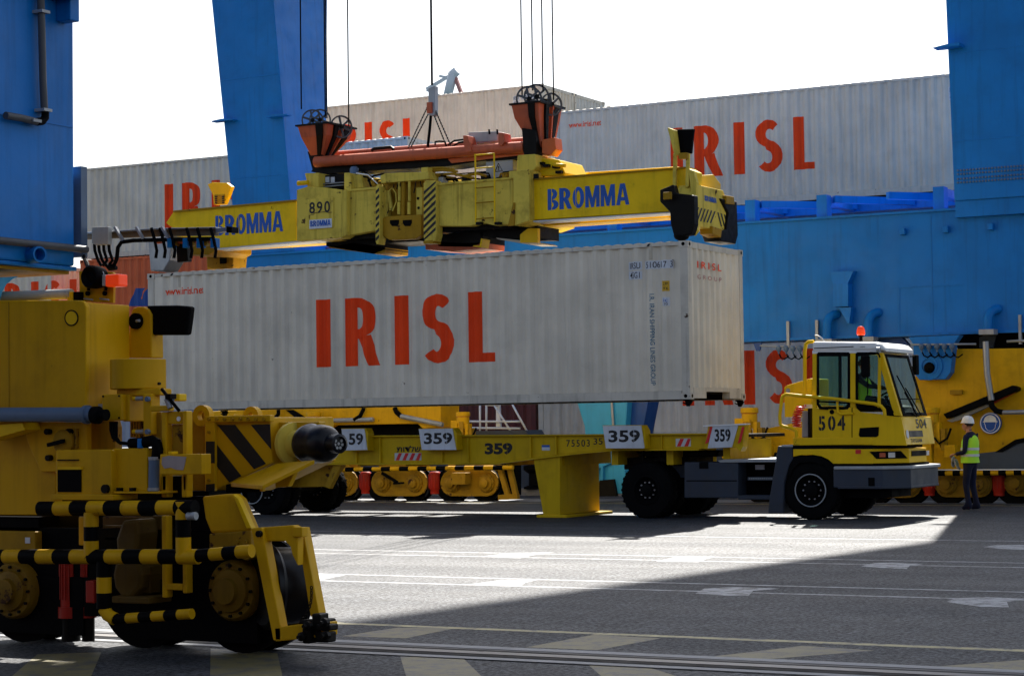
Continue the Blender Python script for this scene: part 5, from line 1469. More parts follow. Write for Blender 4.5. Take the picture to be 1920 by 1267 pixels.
kp('door_handle', [(1536,765),(1552,766),(1552,768),(1536,767)], YC-.03, .03, 'rubber', 0)
# rear engine housing, exhaust, hoses
kp('engine_cover', [(1470,726),(1476,722),(1520,709),(1522,710),(1522,782),(1471,782)], YC+.55, .9, 'yellow_clean', .02, 'upper rear housing')
mb = MB(); mb.lathe(onY(1478,732,YC+.55), (0,-1,0), [(.04,0),(.04,.02),(.001,.02)], 12); build('reflector', mb, 'galv', tk)
kp('tank', [(1503,770),(1521,770),(1521,820),(1503,820)], YC+.4, .4, 'galv', .02)
kp('rear_plate', [(1508,758),(1522,758),(1522,765),(1506,765)], YC+.2, .5, 'reflective', 0)
kp('exhaust', [(1514,765),(1521,765),(1521,820),(1514,820)], YC+.25, .2, 'grease', .02)
hc = MB(); n = 90; pts = []
a_, b2_ = onY(1503,760,YC+.15), onY(1495,800,YC+.15)
for k in range(n*3):
    t = k/(n*3-1); a = 2*pi*9*t; c_ = a_.lerp(b2_, t)+Vector((-.05*sin(pi*t),0,0)); pts.append(c_+Vector((.075*cos(a), .075*sin(a), 0)))
hc.tube(pts, .013, 6); build('coiled_air_hose', hc, 'plastic_red', tk, 'red coiled air hose')
# tubular guards
def kt(name, pts, r, mat='yellow_clean', Y=YC-.12):
    mb = MB(); mb.ptube([(u,v,Y) for u, v in pts], r, 10); return build(name, mb, mat, tk)
kt('hand_rail', [(1494,820),(1493,808),(1486,803),(1468,799),(1463,795),(1462,780),(1466,748),(1468,742),(1474,739),(1500,742),(1560,747),(1640,757),(1652,761),(1658,768),(1659,780)], .032)
kt('hand_rail', [(1509,742),(1509,660),(1511,645),(1516,641),(1526,640)], .034, Y=YC+.1)
kt('cab_rail', [(1570,752),(1571,772),(1576,776),(1600,775)], .022, 'yellow_clean', YC-.03)
# mirrors
kt('mirror_arm', [(1628,662),(1632,661),(1647,662),(1650,670)], .016, 'rubber')
mb = MB(); mb.pbox(1613, 666, 1629, 707, YC-.22, .10); build('mirror', mb, 'rubber', tk, 'large black side mirror', bevel=.03)
kt('mirror_arm', [(1627,707),(1627,735),(1626,742),(1644,744)], .012, 'rubber')
mb = MB(); p = onY(1709,690,YC+CD); mb.tube([onY(1706,668,YC+CD+.05), onY(1716,668,YC+CD+.1), onY(1716,688,YC+CD+.1), onY(1708,688,YC+CD+.05)], .016, 8); build('mirror_arm', mb, 'rubber', tk)
mb = MB(); mb.box(p.x-.02, p.x+.06, YC+CD+.1, YC+CD+.28, p.z-.12, p.z+.25); build('mirror', mb, 'rubber', tk, bevel=.02)
kt('work_lamp', [(1644,655),(1650,655)], .045, 'galv', YC-.08)
kt('antenna', [(1528,629),(1533,629),(1541,634),(1546,640)], .012, 'galv', YC+.3)
# beacon
c = onY(1614.5, 641, YC+.35)
mb = MB(); mb.lathe(c, (0,0,1), [(.03,0),(.03,.09),(.05,.10),(.05,.12),(.001,.12)], 14); bs = build('beacon_base', mb, 'rubber', tk)
mb = MB(); mb.lathe(c+Vector((0,0,.12)), (0,0,1), [(.065,0),(.078,.03),(.072,.10),(.05,.155),(.001,.165)], 16); build('beacon_lens', mb, 'lamp_orange', bs, 'orange rotating beacon')
flat_text('maker_mark', '3S003', (1612,649,1622,651.5), YC-.02, 'ink', tk, .0)
# cab interior
kp('seat', [(1590,700),(1604,700),(1608,760),(1640,762),(1640,772),(1592,772)], YC+.5, .5, 'black', .03)
mb = MB(); sc_ = onY(1659,742,YC+.75); ax_ = Vector((-.5,0,.85)).normalized()
mb.tube([sc_+(Vector((0,1,0))*cos(a)+ax_.cross(Vector((0,1,0)))*sin(a))*.21 for a in [2*pi*k/24 for k in range(25)]], .018, 8); mb.tube([sc_, sc_-ax_*.35], .03, 8); build('steering_wheel', mb, 'rubber', tk)
kp('dashboard', [(1655,758),(1678,762),(1690,780),(1660,785)], YC+.2, 1.1, 'black', .02)
# chassis behind the cab
mb = MB(); mb.box(onY(1170,880,YC).x, onY(1500,880,YC).x, YC+.55, YC+.75, .75, 1.0); build('chassis_rail', mb, 'chassis', tk)
mb = MB(); mb.box(onY(1170,880,YC).x, onY(1500,880,YC).x, YC+1.55, YC+1.75, .75, 1.0); build('chassis_rail', mb, 'chassis', tk)
sb = kp('side_box', [(1283,866),(1384,866),(1384,933),(1283,933)], YC+.05, .8, 'chassis', .015, 'dark blue-grey storage box')
kp('box_gap', [(1287,900),(1382,900),(1382,902),(1287,902)], YC+.044, .007, 'black', 0, parent=sb)
mb = MB(); mb.pbox(1311, 866, 1327, 878, YC+.03, .02); build('box_latch', mb, 'black', sb)
kp('step_recess', [(1384,866),(1455,864),(1452,930),(1384,930)], YC+.45, .3, 'black', 0)
kp('step_frame', [(1384,928),(1450,928),(1448,936),(1384,936)], YC+.05, .6, 'chassis', .01)
kp('step_tread', [(1402,894),(1452,894),(1452,900),(1402,900)], YC+.1, .4, 'hull', 0)
mb = MB()
for k in range(14): mb.pbox(1404+k*3.5, 895.5, 1406+k*3.5, 898, YC+.09, .01)
build('tread_studs', mb, 'galv', tk, kind='stuff')
mb = MB(); mb.pbox(1416, 871, 1433, 880, YC+.43, .02); build('label_plate', mb, 'board_white', tk)
kp('deck', [(1345,863),(1360,860.5),(1458,859.5),(1456,866),(1350,867)], YC+.02, 2.0, 'galv', .01, 'pale metal catwalk behind the cab')
kp('front_fender', [(1458,836),(1486,834),(1487,860),(1480,872),(1470,905),(1468,962),(1440,962),(1442,935),(1448,900)], YC+.02, .55, 'chassis', .02)
kp('fender_top', [(1466,834),(1487,833),(1487,838),(1463,838)], YC+.0, .6, 'galv', .01)
kp('fender_arch', [(1487,857),(1500,853.5),(1522,852.5),(1540,855.5),(1553,861.5),(1562,870),(1572,900),(1584,915),(1570,915),(1556,886),(1544,872),(1522,866),(1498,868),(1486,880),(1480,895),(1474,880)], YC+.03, .55, 'rubber', .01)
kp('wheel_well', [(1478,870),(1520,856),(1558,868),(1575,915),(1580,925),(1470,925)], YC+.6, .05, 'black', 0)
# fifth wheel and rear frame
kp('fifth_wheel', [(1190,846),(1350,844),(1340,856),(1215,858)], YC+.6, 1.0, 'grease', .02)
kp('lift_frame', [(1170,858),(1290,856),(1290,872),(1170,880)], YC+.55, 1.2, 'grease', .01)
for u, v0, v1 in ((1204,838,862),(1236,840,858),(1258,840,858)):
    mb = MB(); mb.pbox(u-2, v0, u+2, v1, YC+.4, .06); build('frame_post', mb, 'grease', tk)
fw = tyre(1520, 922, .53, YC+.06, .34, .30, tk, 'black', lug=30)
mb = MB(); c = Vector((onY(1520,922,YC+.06).x, YC+.05, .53)); mb.tube([c+Vector((.29*cos(a), -.0, .29*sin(a))) for a in [2*pi*k/36 for k in range(37)]], .012, 6); build('rim_edge', mb, 'galv', fw)
tyre(1520, 922, .53, YC+1.95, .34, .30, tk, 'black', lug=30, x=onY(1520,922,YC).x)
for y in (YC+.02, YC+.40, YC+1.72, YC+2.08): tyre(1210, 915, .53, y, .33, .27, tk, 'black', lug=30, x=onY(1210,915,YC).x)
for u in (1520, 1210):
    x = onY(u,918,YC).x; mb = MB(); mb.cyl((x, YC+.3, .53), (x, YC+2.1, .53), .10, 12); build('axle', mb, 'grease', tk)

# ------------------------------------------------------------------ people
def skin_body(name, joints, edges, mat, root, sub=2, rootv=0):
    me = bpy.data.meshes.new(name)
    names = list(joints); idx = {n: i for i, n in enumerate(names)}
    me.from_pydata([joints[n][0] for n in names], [(idx[a], idx[b]) for a, b in edges], [])
    o = bpy.data.objects.new(name, me); COL.objects.link(o); o.parent = root
    sk = o.modifiers.new('skin', 'SKIN'); sk.use_smooth_shade = True
    for i, n in enumerate(names):
        r = joints[n][1]; r = r if isinstance(r, tuple) else (r, r)
        me.skin_vertices[0].data[i].radius = r
        me.skin_vertices[0].data[i].use_root = (i == rootv)
    s_ = o.modifiers.new('sub', 'SUBSURF'); s_.levels = sub; s_.render_levels = sub
    me.materials.append(M[mat]); return o
def rings(name, rs, mat, root, seg=20, open_top=False):
    """closed surface through elliptical rings (x, y, z, rx, ry)"""
    mb = MB(); n0 = 0
    for (x, y, z, rx, ry) in rs:
        for j in range(seg):
            a = 2*pi*j/seg; mb.v.append((x+rx*cos(a), y+ry*sin(a), z))
    for i in range(len(rs)-1):
        for j in range(seg):
            q = i*seg; mb.face([q+j, q+(j+1)%seg, q+seg+(j+1)%seg, q+seg+j], 0, True)
    mb.face([j for j in reversed(range(seg))]); mb.face([(len(rs)-1)*seg+j for j in range(seg)])
    return build(name, mb, mat, root, center=False)
def head(root, x, y, z, helmet=True):
    """head facing +x, centre at x,y,z"""
    mb = MB(); seg, rg = 20, 14
    for i in range(rg+1):
        t = pi*i/rg
        for j in range(seg):
            a = 2*pi*j/seg; dx, dy, dz = sin(t)*cos(a), sin(t)*sin(a), cos(t)
            px, py, pz = .098*dx, .076*dy, .120*dz
            if dz < 0: px += -.0*dz; py *= 1+.22*dz; px = px*(1+.10*dz)+.012*(-dz)
            if dx > .8 and -.45 < dz < .18: px += .028*(1-abs(dy)*3.2 if abs(dy) < .3 else 0)*(1-abs(dz+.18)*2.4 if abs(dz+.18)*2.4 < 1 else 0)
            if dx > .55 and .05 < dz < .3: px -= .006
            mb.v.append((x+px, y+py, z+pz))
    for i in range(rg):
        for j in range(seg): mb.face([i*seg+j, (i+1)*seg+j, (i+1)*seg+(j+1)%seg, i*seg+(j+1)%seg], 0, True)
    h = build('head', mb, 'skin', root, center=False)
    for s in (-1, 1):
        mb = MB(); mb.lathe((x-.008, y+s*.074, z-.01), (0,s,0), [(.018,0),(.024,.008),(.016,.016),(.001,.014)], 10); build('ear', mb, 'skin', h)
        mb = MB(); mb.lathe((x+.083, y+s*.028, z+.018), (1,0,0), [(.012,0),(.008,.008),(.001,.010)], 8); build('eye', mb, 'ink', h)
    mb = MB(); mb.box(x+.085, x+.1, y-.022, y+.022, z-.067, z-.060); build('mouth', mb, 'lamp_red' if False else 'far_red', h)
    return h
def hand(root, wrist, d, up, mat='skin', s=1.0, curl=.5):
    d = Vector(d).normalized(); up = Vector(up).normalized(); sd_ = d.cross(up).normalized()
    w_ = Vector(wrist); J = {'w': (tuple(w_), .024*s), 'p': (tuple(w_+d*.05*s), (.040*s, .018*s)), 'k': (tuple(w_+d*.085*s), (.040*s, .016*s))}
    E = [('w','p'),('p','k')]
    for i, (o_, L) in enumerate(((-.030,.068),(-.010,.078),(.010,.072),(.030,.056))):
        b0 = w_+d*.09*s+sd_*o_*s; b1 = b0+(d*cos(curl*.6)-up*sin(curl*.6))*L*.5*s; b2 = b1+(d*cos(curl*1.6)-up*sin(curl*1.6))*L*.5*s
        J[f'a{i}'] = (tuple(b0), .010*s); J[f'b{i}'] = (tuple(b1), .009*s); J[f'c{i}'] = (tuple(b2), .007*s)
        E += [('k',f'a{i}'),(f'a{i}',f'b{i}'),(f'b{i}',f'c{i}')]
    t0 = w_+d*.03*s-sd_*.035*s; t1 = t0+(d*.6-sd_*.6-up*.3)*.05*s; t2 = t1+(d*.9-up*.4)*.035*s
    for n_, p_, r_ in (('t0',t0,.012),('t1',t1,.011),('t2',t2,.008)): J[n_] = (tuple(p_), r_*s)
    E += [('p','t0'),('t0','t1'),('t1','t2')]
    return skin_body('hand', J, E, mat, root, 1)
pr_ = onG(1812, 957)
wk = thing('person', 'worker in white hard hat and lime vest holding grey gloves by the yellow bogie', 'person', (0,0,0))
# built facing +x, turned afterwards
J = {'pel': ((0,0,.98), (.155,.115)), 'bel': ((.02,0,1.12), (.15,.12)), 'che': ((-.01,0,1.34), (.175,.125)), 'shc': ((-.02,0,1.45), (.12,.085)),
     'neck': ((0,0,1.53), .055), 'skl': ((.03,0,1.60), .060),
     'hl': ((0,.09,.90), .10), 'kl': ((.05,.10,.50), .068), 'al': ((-.01,.11,.10), .048), 'fl': ((.13,.13,.045), (.045,.04)), 'hel': ((-.06,.11,.05), .045),
     'hr': ((0,-.09,.90), .10), 'kr': ((.02,-.10,.50), .068), 'ar': ((-.07,-.11,.10), .048), 'fr': ((.08,-.13,.045), (.045,.04)), 'her': ((-.12,-.11,.05), .045),
     'sl': ((-.02,.19,1.43), .062), 'el': ((-.02,.25,1.14), .050), 'wl': ((.22,.16,1.10), .036),
     'sr': ((-.02,-.19,1.43), .062), 'er': ((-.03,-.25,1.14), .050), 'wr': ((.22,-.15,1.11), .036)}
E = [('pel','bel'),('bel','che'),('che','shc'),('shc','neck'),('neck','skl'),('pel','hl'),('hl','kl'),('kl','al'),('al','fl'),('al','hel'),('pel','hr'),('hr','kr'),('kr','ar'),('ar','fr'),('ar','her'),
     ('shc','sl'),('sl','el'),('el','wl'),('shc','sr'),('sr','er'),('er','wr')]
skin_body('body', J, E, 'navy', wk)
hd = head(wk, .045, 0, 1.655)
rings('neck', [(.005,0,1.50,.056,.056),(.02,0,1.56,.054,.054),(.03,0,1.62,.055,.055)], 'skin', wk, 14)
rings('hair', [(.015,0,1.64,.085,.083),(.012,0,1.69,.10,.085),(.012,0,1.72,.10,.086)], 'hair', wk, 16)
mb = MB(); mb.lathe((.035,0,1.70), (-.08,0,1), [(.128,.0),(.130,.012),(.122,.018),(.118,.05),(.100,.10),(.065,.135),(.001,.148)], 24)
he = build('hard_hat', mb, 'white_paint', wk, center=False)
mb = MB(); mb.prism([(.10,-.085),(.17,-.05),(.185,0),(.17,.05),(.10,.085)], 1.702, 1.712, axis='z'); build('hat_peak', mb, 'white_paint', he, center=False)
vest = rings('vest', [(.0,0,.93,.175,.205),(.01,0,1.05,.165,.195),(.0,0,1.2,.165,.200),(-.01,0,1.34,.160,.195),(-.015,0,1.42,.130,.165),(-.01,0,1.475,.085,.115)], 'vest', wk, 24)
for z in (1.075, 1.20):
    mb = MB(); seg = 24
    for zz_ in (z-.024, z+.024):
        for j in range(seg):
            a = 2*pi*j/seg; mb.v.append((.002+.171*cos(a), .203*sin(a), zz_))
    for j in range(seg): mb.face([j, (j+1)%seg, seg+(j+1)%seg, seg+j], 0, True)
    build('reflective_band', mb, 'reflective', vest, center=False)
hand(wk, (.225,.155,1.10), (1,-.25,-.15), (0,0,1), 'skin', 1.05, .9)
hand(wk, (.225,-.145,1.11), (1,.2,.0), (0,0,1), 'skin', 1.05, .9)
g_ = thing('work_gloves', 'pair of pale grey work gloves held by the worker in the lime vest', 'gloves', (0,0,0))
for k, (x, z, a) in enumerate(((.37,.98,.2),(.31,.93,-.3))):
    hand(g_, (x, -.04+.06*k, z+.08), (sin(a), .1, -1), (1,0,0), 'glove', 1.45, .4)
pos = Vector((pr_.x+.1, pr_.y, 0)); rot = radians(180-12)
wk.location = pos; wk.rotation_euler = (0,0,rot)
g_.location = pos; g_.rotation_euler = (0,0,rot)

dv = thing('person', 'driver in lime vest seated at the wheel of the yellow tractor', 'person', (0,0,0))
J = {'pel': ((0,0,.10), (.15,.16)), 'che': ((.0,0,.42), (.15,.13)), 'shc': ((0,0,.54), (.10,.08)), 'neck': ((.02,0,.62), .05), 'skl': ((.04,0,.68), .055),
     'hl': ((.22,.12,.10), .08), 'kl': ((.45,.13,.12), .065), 'al': ((.50,.13,-.28), .045), 'hr': ((.22,-.12,.10), .08), 'kr': ((.45,-.13,.12), .065), 'ar': ((.50,-.13,-.28), .045),
     'sl': ((0,.19,.52), .058), 'el': ((.20,.24,.36), .046), 'wl': ((.46,.15,.34), .034), 'sr': ((0,-.19,.52), .058), 'er': ((.20,-.24,.38), .046), 'wr': ((.46,-.15,.36), .034)}
E = [('pel','che'),('che','shc'),('shc','neck'),('neck','skl'),('pel','hl'),('hl','kl'),('kl','al'),('pel','hr'),('hr','kr'),('kr','ar'),('shc','sl'),('sl','el'),('el','wl'),('shc','sr'),('sr','er'),('er','wr')]
skin_body('body', J, E, 'navy', dv)
head(dv, .05, 0, .76)
rings('hair', [(.015,0,.76,.085,.08),(.02,0,.82,.10,.082),(.03,0,.87,.075,.06),(.03,0,.885,.03,.03)], 'hair', dv, 14)
rings('vest', [(.0,0,.05,.175,.19),(.0,0,.25,.165,.18),(.0,0,.42,.165,.19),(-.0,0,.52,.12,.15),(.0,0,.56,.08,.1)], 'vest', dv, 20)
hand(dv, (.47,.145,.34), (1,-.2,.1), (0,0,1), 'skin', 1.0, 1.0); hand(dv, (.47,-.145,.36), (1,.2,.1), (0,0,1), 'skin', 1.0, 1.0)
q_ = onY(1618, 764, YC+.75); dv.location = (q_.x, q_.y, q_.z)
# ------------------------------------------------------------------ near bogie of the quay crane (left foreground)
YN = 12.7
def np_(name, uv, Y=YN, d=.1, mat='yellow', bevel=.012, label=None, parent=crane):
    mb = MB(); mb.pprism(uv, Y, d); return build(name, mb, mat, parent, label, bevel=bevel)
def nb_(name, u0, v0, u1, v1, Y=YN, d=.1, mat='yellow', bevel=.01, label=None, parent=crane):
    mb = MB(); mb.pbox(u0, v0, u1, v1, Y, d); return build(name, mb, mat, parent, label, bevel=bevel)
def nt_(name, pts, r, mat, Y=YN, seg=12, parent=crane, label=None):
    mb = MB(); mb.ptube([(p[0], p[1], p[2] if len(p) > 2 else Y) for p in pts], r, seg); return build(name, mb, mat, parent, label)
# tall housing: front plate with rounded corner and end face
xe = onY(160, 650, YN).x
yb1 = onX(282, 640, xe).y
bodyf = np_('bogie_housing', [(-60,563),(150,563),(157,566),(161,575),(161,768),(-60,768)], YN, .05, 'yellow', .01, 'tall yellow housing plate of the near bogie')
mb = MB(); mb.box(xe-3.2, xe-.02, YN+.052, yb1-.24, onY(100,790,YN).z, onY(100,569,YN).z); build('housing_core', mb, 'yellow', crane, bevel=.01)
np_('lifting_eye', [(u_, v_) for u_, v_ in [(134+12*cos(a), 596+15*sin(a)) for a in [2*pi*k/20 for k in range(20)]]], YN-.006, .006, 'yellow_clean', 0, parent=bodyf)
mb = MB(); mb.tube([onY(134+12*cos(a), 596+14*sin(a), YN-.004) for a in [2*pi*k/24 for k in range(25)]], .006, 6); build('eye_rim', mb, 'grease', bodyf)
nb_('panel_seam', 16, 566, 17.2, 768, YN-.003, .004, 'yellow_old', 0, parent=bodyf)
# lug plate with pin at the rear corner
lug = [(246,583),(250,577),(258,575),(268,575),(278,580),(283,590),(284,671),(236,671)]
YLg = yb1-.22
lp_ = np_('pin_lug', lug, YLg, .16, 'yellow', .012, 'rounded lug with black pin')
mb = MB(); mb.lathe(onY(257,602,YLg), (0,-1,0), [(.066,0),(.066,.03),(.05,.035),(.001,.035)], 24); o = build('pin', mb, 'black', lp_)
mb = MB(); mb.ptube([(255,602,YLg-.05),(262,601,YLg-.05)], .012, 8); build('pin_lever', mb, 'galv', o)
np_('lamp_hood', [(272,573),(330,572),(356,574),(353,600),(349,628),(284,628),(284,590)], YLg+.02, .08, 'black', .02, 'black lamp hood')
# curved cover
c0 = onY(247,700,YN+.45); c1 = onY(329,700,YN+.45); zc1 = onY(260,671,YN).z; zc0 = onY(260,728,YN).z
mb = MB(); cx_ = (c0.x+c1.x)/2; R_ = (c1.x-c0.x)/2; cyy = YN+.75
pts = [(cx_+R_*1.02*cos(a), cyy-.42-.32*sin(a)) for a in [pi*k/16 for k in range(17)]]
mb.prism(pts, zc0, zc1, axis='z'); cv = build('round_cover', mb, 'yellow', crane, 'round sheet cover', bevel=.008)
for i, p in enumerate(cv.data.polygons): p.use_smooth = abs(p.normal.z) < .5
for u in (228, 300):
    mb = MB(); mb.lathe(onY(u,719,YN+.22), (0,-1,0), [(.012,0),(.012,.02),(.001,.02)], 8); build('bolt', mb, 'grease', cv)
nb_('cover_base', 218, 729, 300, 742, YN+.1, .15, 'yellow')
np_('end_panel', [(163,742),(200,742),(215,800),(215,925),(163,925)], YN+.25, .1, 'yellow_old')
# top of the housing: beacon plate with siren and orange lamp
YP = YLg-.25
bp_ = np_('device_plate', [(148,508),(210,510),(213,512),(212,568),(149,565)], YP+.05, .03, 'yellow', .004, 'plate with siren and orange lamp')
mb = MB(); mb.lathe(onY(181,520,YP), (0,-1,0), [(.085,-.05),(.095,.0),(.095,.08),(.08,.10),(.04,.07),(.001,.08)], 24); build('siren', mb, 'black', bp_, 'black siren')
mb = MB(); mb.tube([onY(181+14*cos(a), 519+16*sin(a), YP-.02) for a in [pi+pi*k/14 for k in range(15)]], .006, 6); build('siren_rim', mb, 'galv', bp_)
nb_('siren_box', 157, 512, 170, 534, YP-.02, .08, 'galv', .005, parent=bp_)
nb_('lamp', 197, 514, 222, 537, YP-.06, .12, 'lamp_orange', .012, 'orange warning lamp', parent=bp_)
nb_('lamp_base', 191, 515, 197, 536, YP-.04, .08, 'grey_box', .004, parent=bp_)
for u in (166, 198):
    mb = MB(); mb.ptube([(u+1,533,YP+.02),(u,545,YP+.02)], .014, 8); build('cable_gland', mb, 'black', bp_)
    mb = MB(); mb.lathe(onY(u,550,YP+.03), (0,-1,0), [(.02,0),(.02,.02),(.001,.02)], 10); build('cable_gland', mb, 'black', bp_)
for u in (160, 190):
    mb = MB(); mb.ptube([(u-3,560,YP+.02),(u+14,562,YP+.02)], .008, 6); build('clip', mb, 'galv', bp_)
# tube lamp
nt_('tube_lamp', [(4,556),(134,551)], .042, 'grey_box', YN+.35, label='horizontal tube lamp')
nb_('tube_bracket', 126, 547, 136, 566, YN+.32, .1, 'yellow_clean', .004)
nb_('tube_cap', 136, 547, 147, 566, YN+.33, .1, 'black', .004)
nb_('tube_cap', -4, 551, 5, 570, YN+.33, .1, 'black', .004)
# blue sill under the near leg, hand rail and stub pipe
yA = onX(145,500,XL).y
z_0 = onX(145,508,XL).z; z_1 = onX(145,470,XL).z
mb = MB(); mb.box(XL-2.3, XL-.002, 10.4, yA, z_0, zn0-.002); build('leg_flange', mb, 'blue', crane, bevel=.01)
rz = onX(145,468,XL).z
mb = MB(); mb.tube([(XL+.06, 10.8, rz), (XL+.06, yA+.05, rz)], .032, 12); build('hand_rail', mb, 'steel_dark', crane)
c = onX(57,479,XL); mb = MB(); mb.lathe(c, (1,-.25,0), [(.068,0),(.068,.14),(.052,.14),(.052,.02),(.001,.02)], 20); build('stub_pipe', mb, 'blue', crane)
mb = MB(); mb.box(XL-2.3, XL-.05, 10.6, yA-.05, z_0-.03, z_0-.003); build('underside_plate', mb, 'yellow_old', crane)
pr = [(onX(u,v,XL-.1).y, onX(u,v,XL-.1).z) for u, v in ((0,520),(35,518),(24,523),(12,533),(4,548),(0,562))]
mb = MB(); mb.prism([(10.4, pr[0][1]), pr[0], pr[1], pr[2], pr[3], pr[4], pr[5], (10.4, pr[5][1])], XL-.4, XL-.1, axis='x'); build('arch_bracket', mb, 'blue_light', crane)
# drain pipe down the near leg, small box, bolts
zz2 = lambda u, v: onX(u, v, XL)
def xt(name, pts, r, mat, parent=crane):
    mb = MB(); mb.tube([onX(u,v,XL)+Vector((r+.03,0,0)) for u, v in pts], r, 12); return build(name, mb, mat, parent)
xt('drain_pipe', [(66,-5),(68,60),(70,150),(73,212)], .032, 'steel_dark')
xt('drain_pipe', [(0,218),(30,223),(58,230)], .032, 'steel_dark')
xt('pipe_elbow', [(58,230),(68,229),(74,222),(74,212)], .034, 'black')
for u, v in ((68,24),(72,208),(52,228)):
    c = onX(u,v,XL); mb = MB(); mb.box(c.x, c.x+.11, c.y-.05, c.y+.05, c.z-.014, c.z+.01); build('pipe_clamp', mb, 'galv', crane)
c = onX(115,18,XL); mb = MB(); mb.box(c.x+.001, c.x+.16, c.y-.07, c.y+.05, c.z-.12, c.z+.13); build('junction_box', mb, 'blue', crane, bevel=.01)
c = onX(104,0,XL); mb = MB(); mb.prism([(c.y-.3, c.z+.08),(c.y-.05,c.z-.02),(c.y+.25,c.z+.1),(c.y+.25,c.z+.3),(c.y-.3,c.z+.3)], c.x+.001, c.x+.25, axis='x'); build('bracket', mb, 'blue_dark', crane)
# narrow vertical strip on the far side of the leg
mb = MB(); a_, b_ = onX(146,480,XL+.02), onX(153,312,XL+.02)
mb.box(XL-.25, XL+.02, yA+.03, yA+.11, a_.z, b_.z); build('cable_duct', mb, 'pipe_blue', crane)
# cable arm with strapped cables, boxes and limit switches
arm = thing('cable_arm', 'grey channel arm with strapped black cables pointing at the spreader', 'cable tray', onY(150,440,14.0))
def ap(name, uv, mat, Y=13.95, d=.08, bevel=.004, parent=arm):
    mb = MB(); mb.pprism(uv, Y, d); return build(name, mb, mat, parent, bevel=bevel)
ap('channel', [(144,439),(300,430),(404,428),(404,441),(300,443),(144,449)], 'tan_steel', 13.95, .05)
ap('channel_lip', [(144,436),(300,427.5),(404,425.5),(404,428),(300,430),(144,439)], 'steel', 13.9, .12)
ap('end_channel', [(404,428),(424,426),(431,427),(431,433),(404,436)], 'steel', 13.9, .08)
ap('end_clip', [(424,424),(434,425),(434,436),(424,436)], 'black', 13.88, .1)
bx = ap('control_box', [(172,426),(203,425),(203,458),(180,460),(172,456)], 'grey_box', 13.84, .05, .004)
for u in (176,184,193,203):
    mb = MB(); mb.ptube([(u+1,458,13.88),(u+2,470,13.88),(u+8,488,13.88),(u+14 if u<190 else u,498,13.88)], .014, 8); build('cable', mb, 'black', arm)
mb = MB(); mb.ptube([(197,494,13.88),(205,500,13.88),(214,497,13.88),(219,485,13.88),(221,464,13.88),(228,454,13.88),(250,451,13.88),(330,449,13.88),(400,448,13.88)], .018, 10); build('cable_bundle', mb, 'black', arm)
mb = MB(); mb.ptube([(198,494,13.86),(206,504,13.86),(218,502,13.86)], .02, 8); build('cable', mb, 'black', arm)
mb = MB(); mb.ptube([(150,470,13.9),(157,480,13.8),(163,495,13.4),(168,508,13.2)], .02, 8); build('cable', mb, 'black', arm)
for u in (216, 256, 304):
    mb = MB(); mb.bar(onY(u,426,13.88), onY(u+15,452,13.88), .02, .03, up=(0,1,0)); build('cable_strap', mb, 'galv', arm)
for u in (284, 300, 318, 350, 370, 395):
    mb = MB(); mb.ptube([(u,428,13.88),(u+6,450,13.86),(u+10,470,13.88),(u+8,484,13.88)], .014, 8); build('cable', mb, 'black', arm)
for u in (316, 345, 371, 397):
    b1_ = ap('limit_switch', [(u-3,447),(u+6,446),(u+6,464),(u-3,465)], 'blue', 13.86, .07)
for u in (326, 358, 384):
    ap('limit_switch', [(u-3,447),(u+4,446),(u+4,460),(u-3,461)], 'yellow_old', 13.9, .06)
for u in (296, 338, 362, 388): ap('bracket', [(u-6,446),(u+6,446),(u+4,456),(u-6,457)], 'orange', 13.92, .04)
ap('switch_cover', [(330,456),(350,455),(352,490),(332,492)], 'grease', 13.95, .06)
# lower plate area
np_('lower_plate', [(-60,792),(40,791),(62,791),(105,890),(105,965),(-60,965)], YN+.15, .08, 'yellow', .008)
np_('octagon_plate', [(40,791),(163,791),(163,884),(76,884),(52,830)], YN+.10, .06, 'yellow', .008)
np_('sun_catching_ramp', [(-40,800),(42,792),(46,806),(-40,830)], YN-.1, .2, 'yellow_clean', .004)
nt_('blue_grey_pipe', [(-60,777),(176,777)], .058, 'pipe_blue', YN-.12, 16, label='thick blue-grey pipe')
nt_('pipe_flange', [(160,777),(166,777)], .075, 'pipe_blue', YN-.12, 18)
mb = MB(); mb.lathe(onY(176,778,YN-.12), (1,0,0), [(.07,0),(.07,.05),(.045,.06),(.045,.13),(.001,.13)], 18); build('pipe_cap', mb, 'black', crane)
c = onY(122, 828, YN+.08)
mb = MB(); mb.lathe(c, (0,-1,0), [(.10,0),(.10,.03),(.07,.05),(.001,.05)], 22); build('round_boss', mb, 'yellow_old', crane)
mb = MB(); mb.bar(onY(90,834,YN-.0), onY(120,826,YN-.0), .03, .03); build('boss_lever', mb, 'black', crane)
for u, v in ((94,809),(134,809),(96,858)):
    mb = MB(); mb.lathe(onY(u,v,YN+.1), (0,-1,0), [(.025,0),(.025,.05),(.001,.05)], 8); build('bolt', mb, 'grease', crane)
nb_('plate_rib', 140, 803, 143, 840, YN+.07, .04, 'yellow_old', 0)
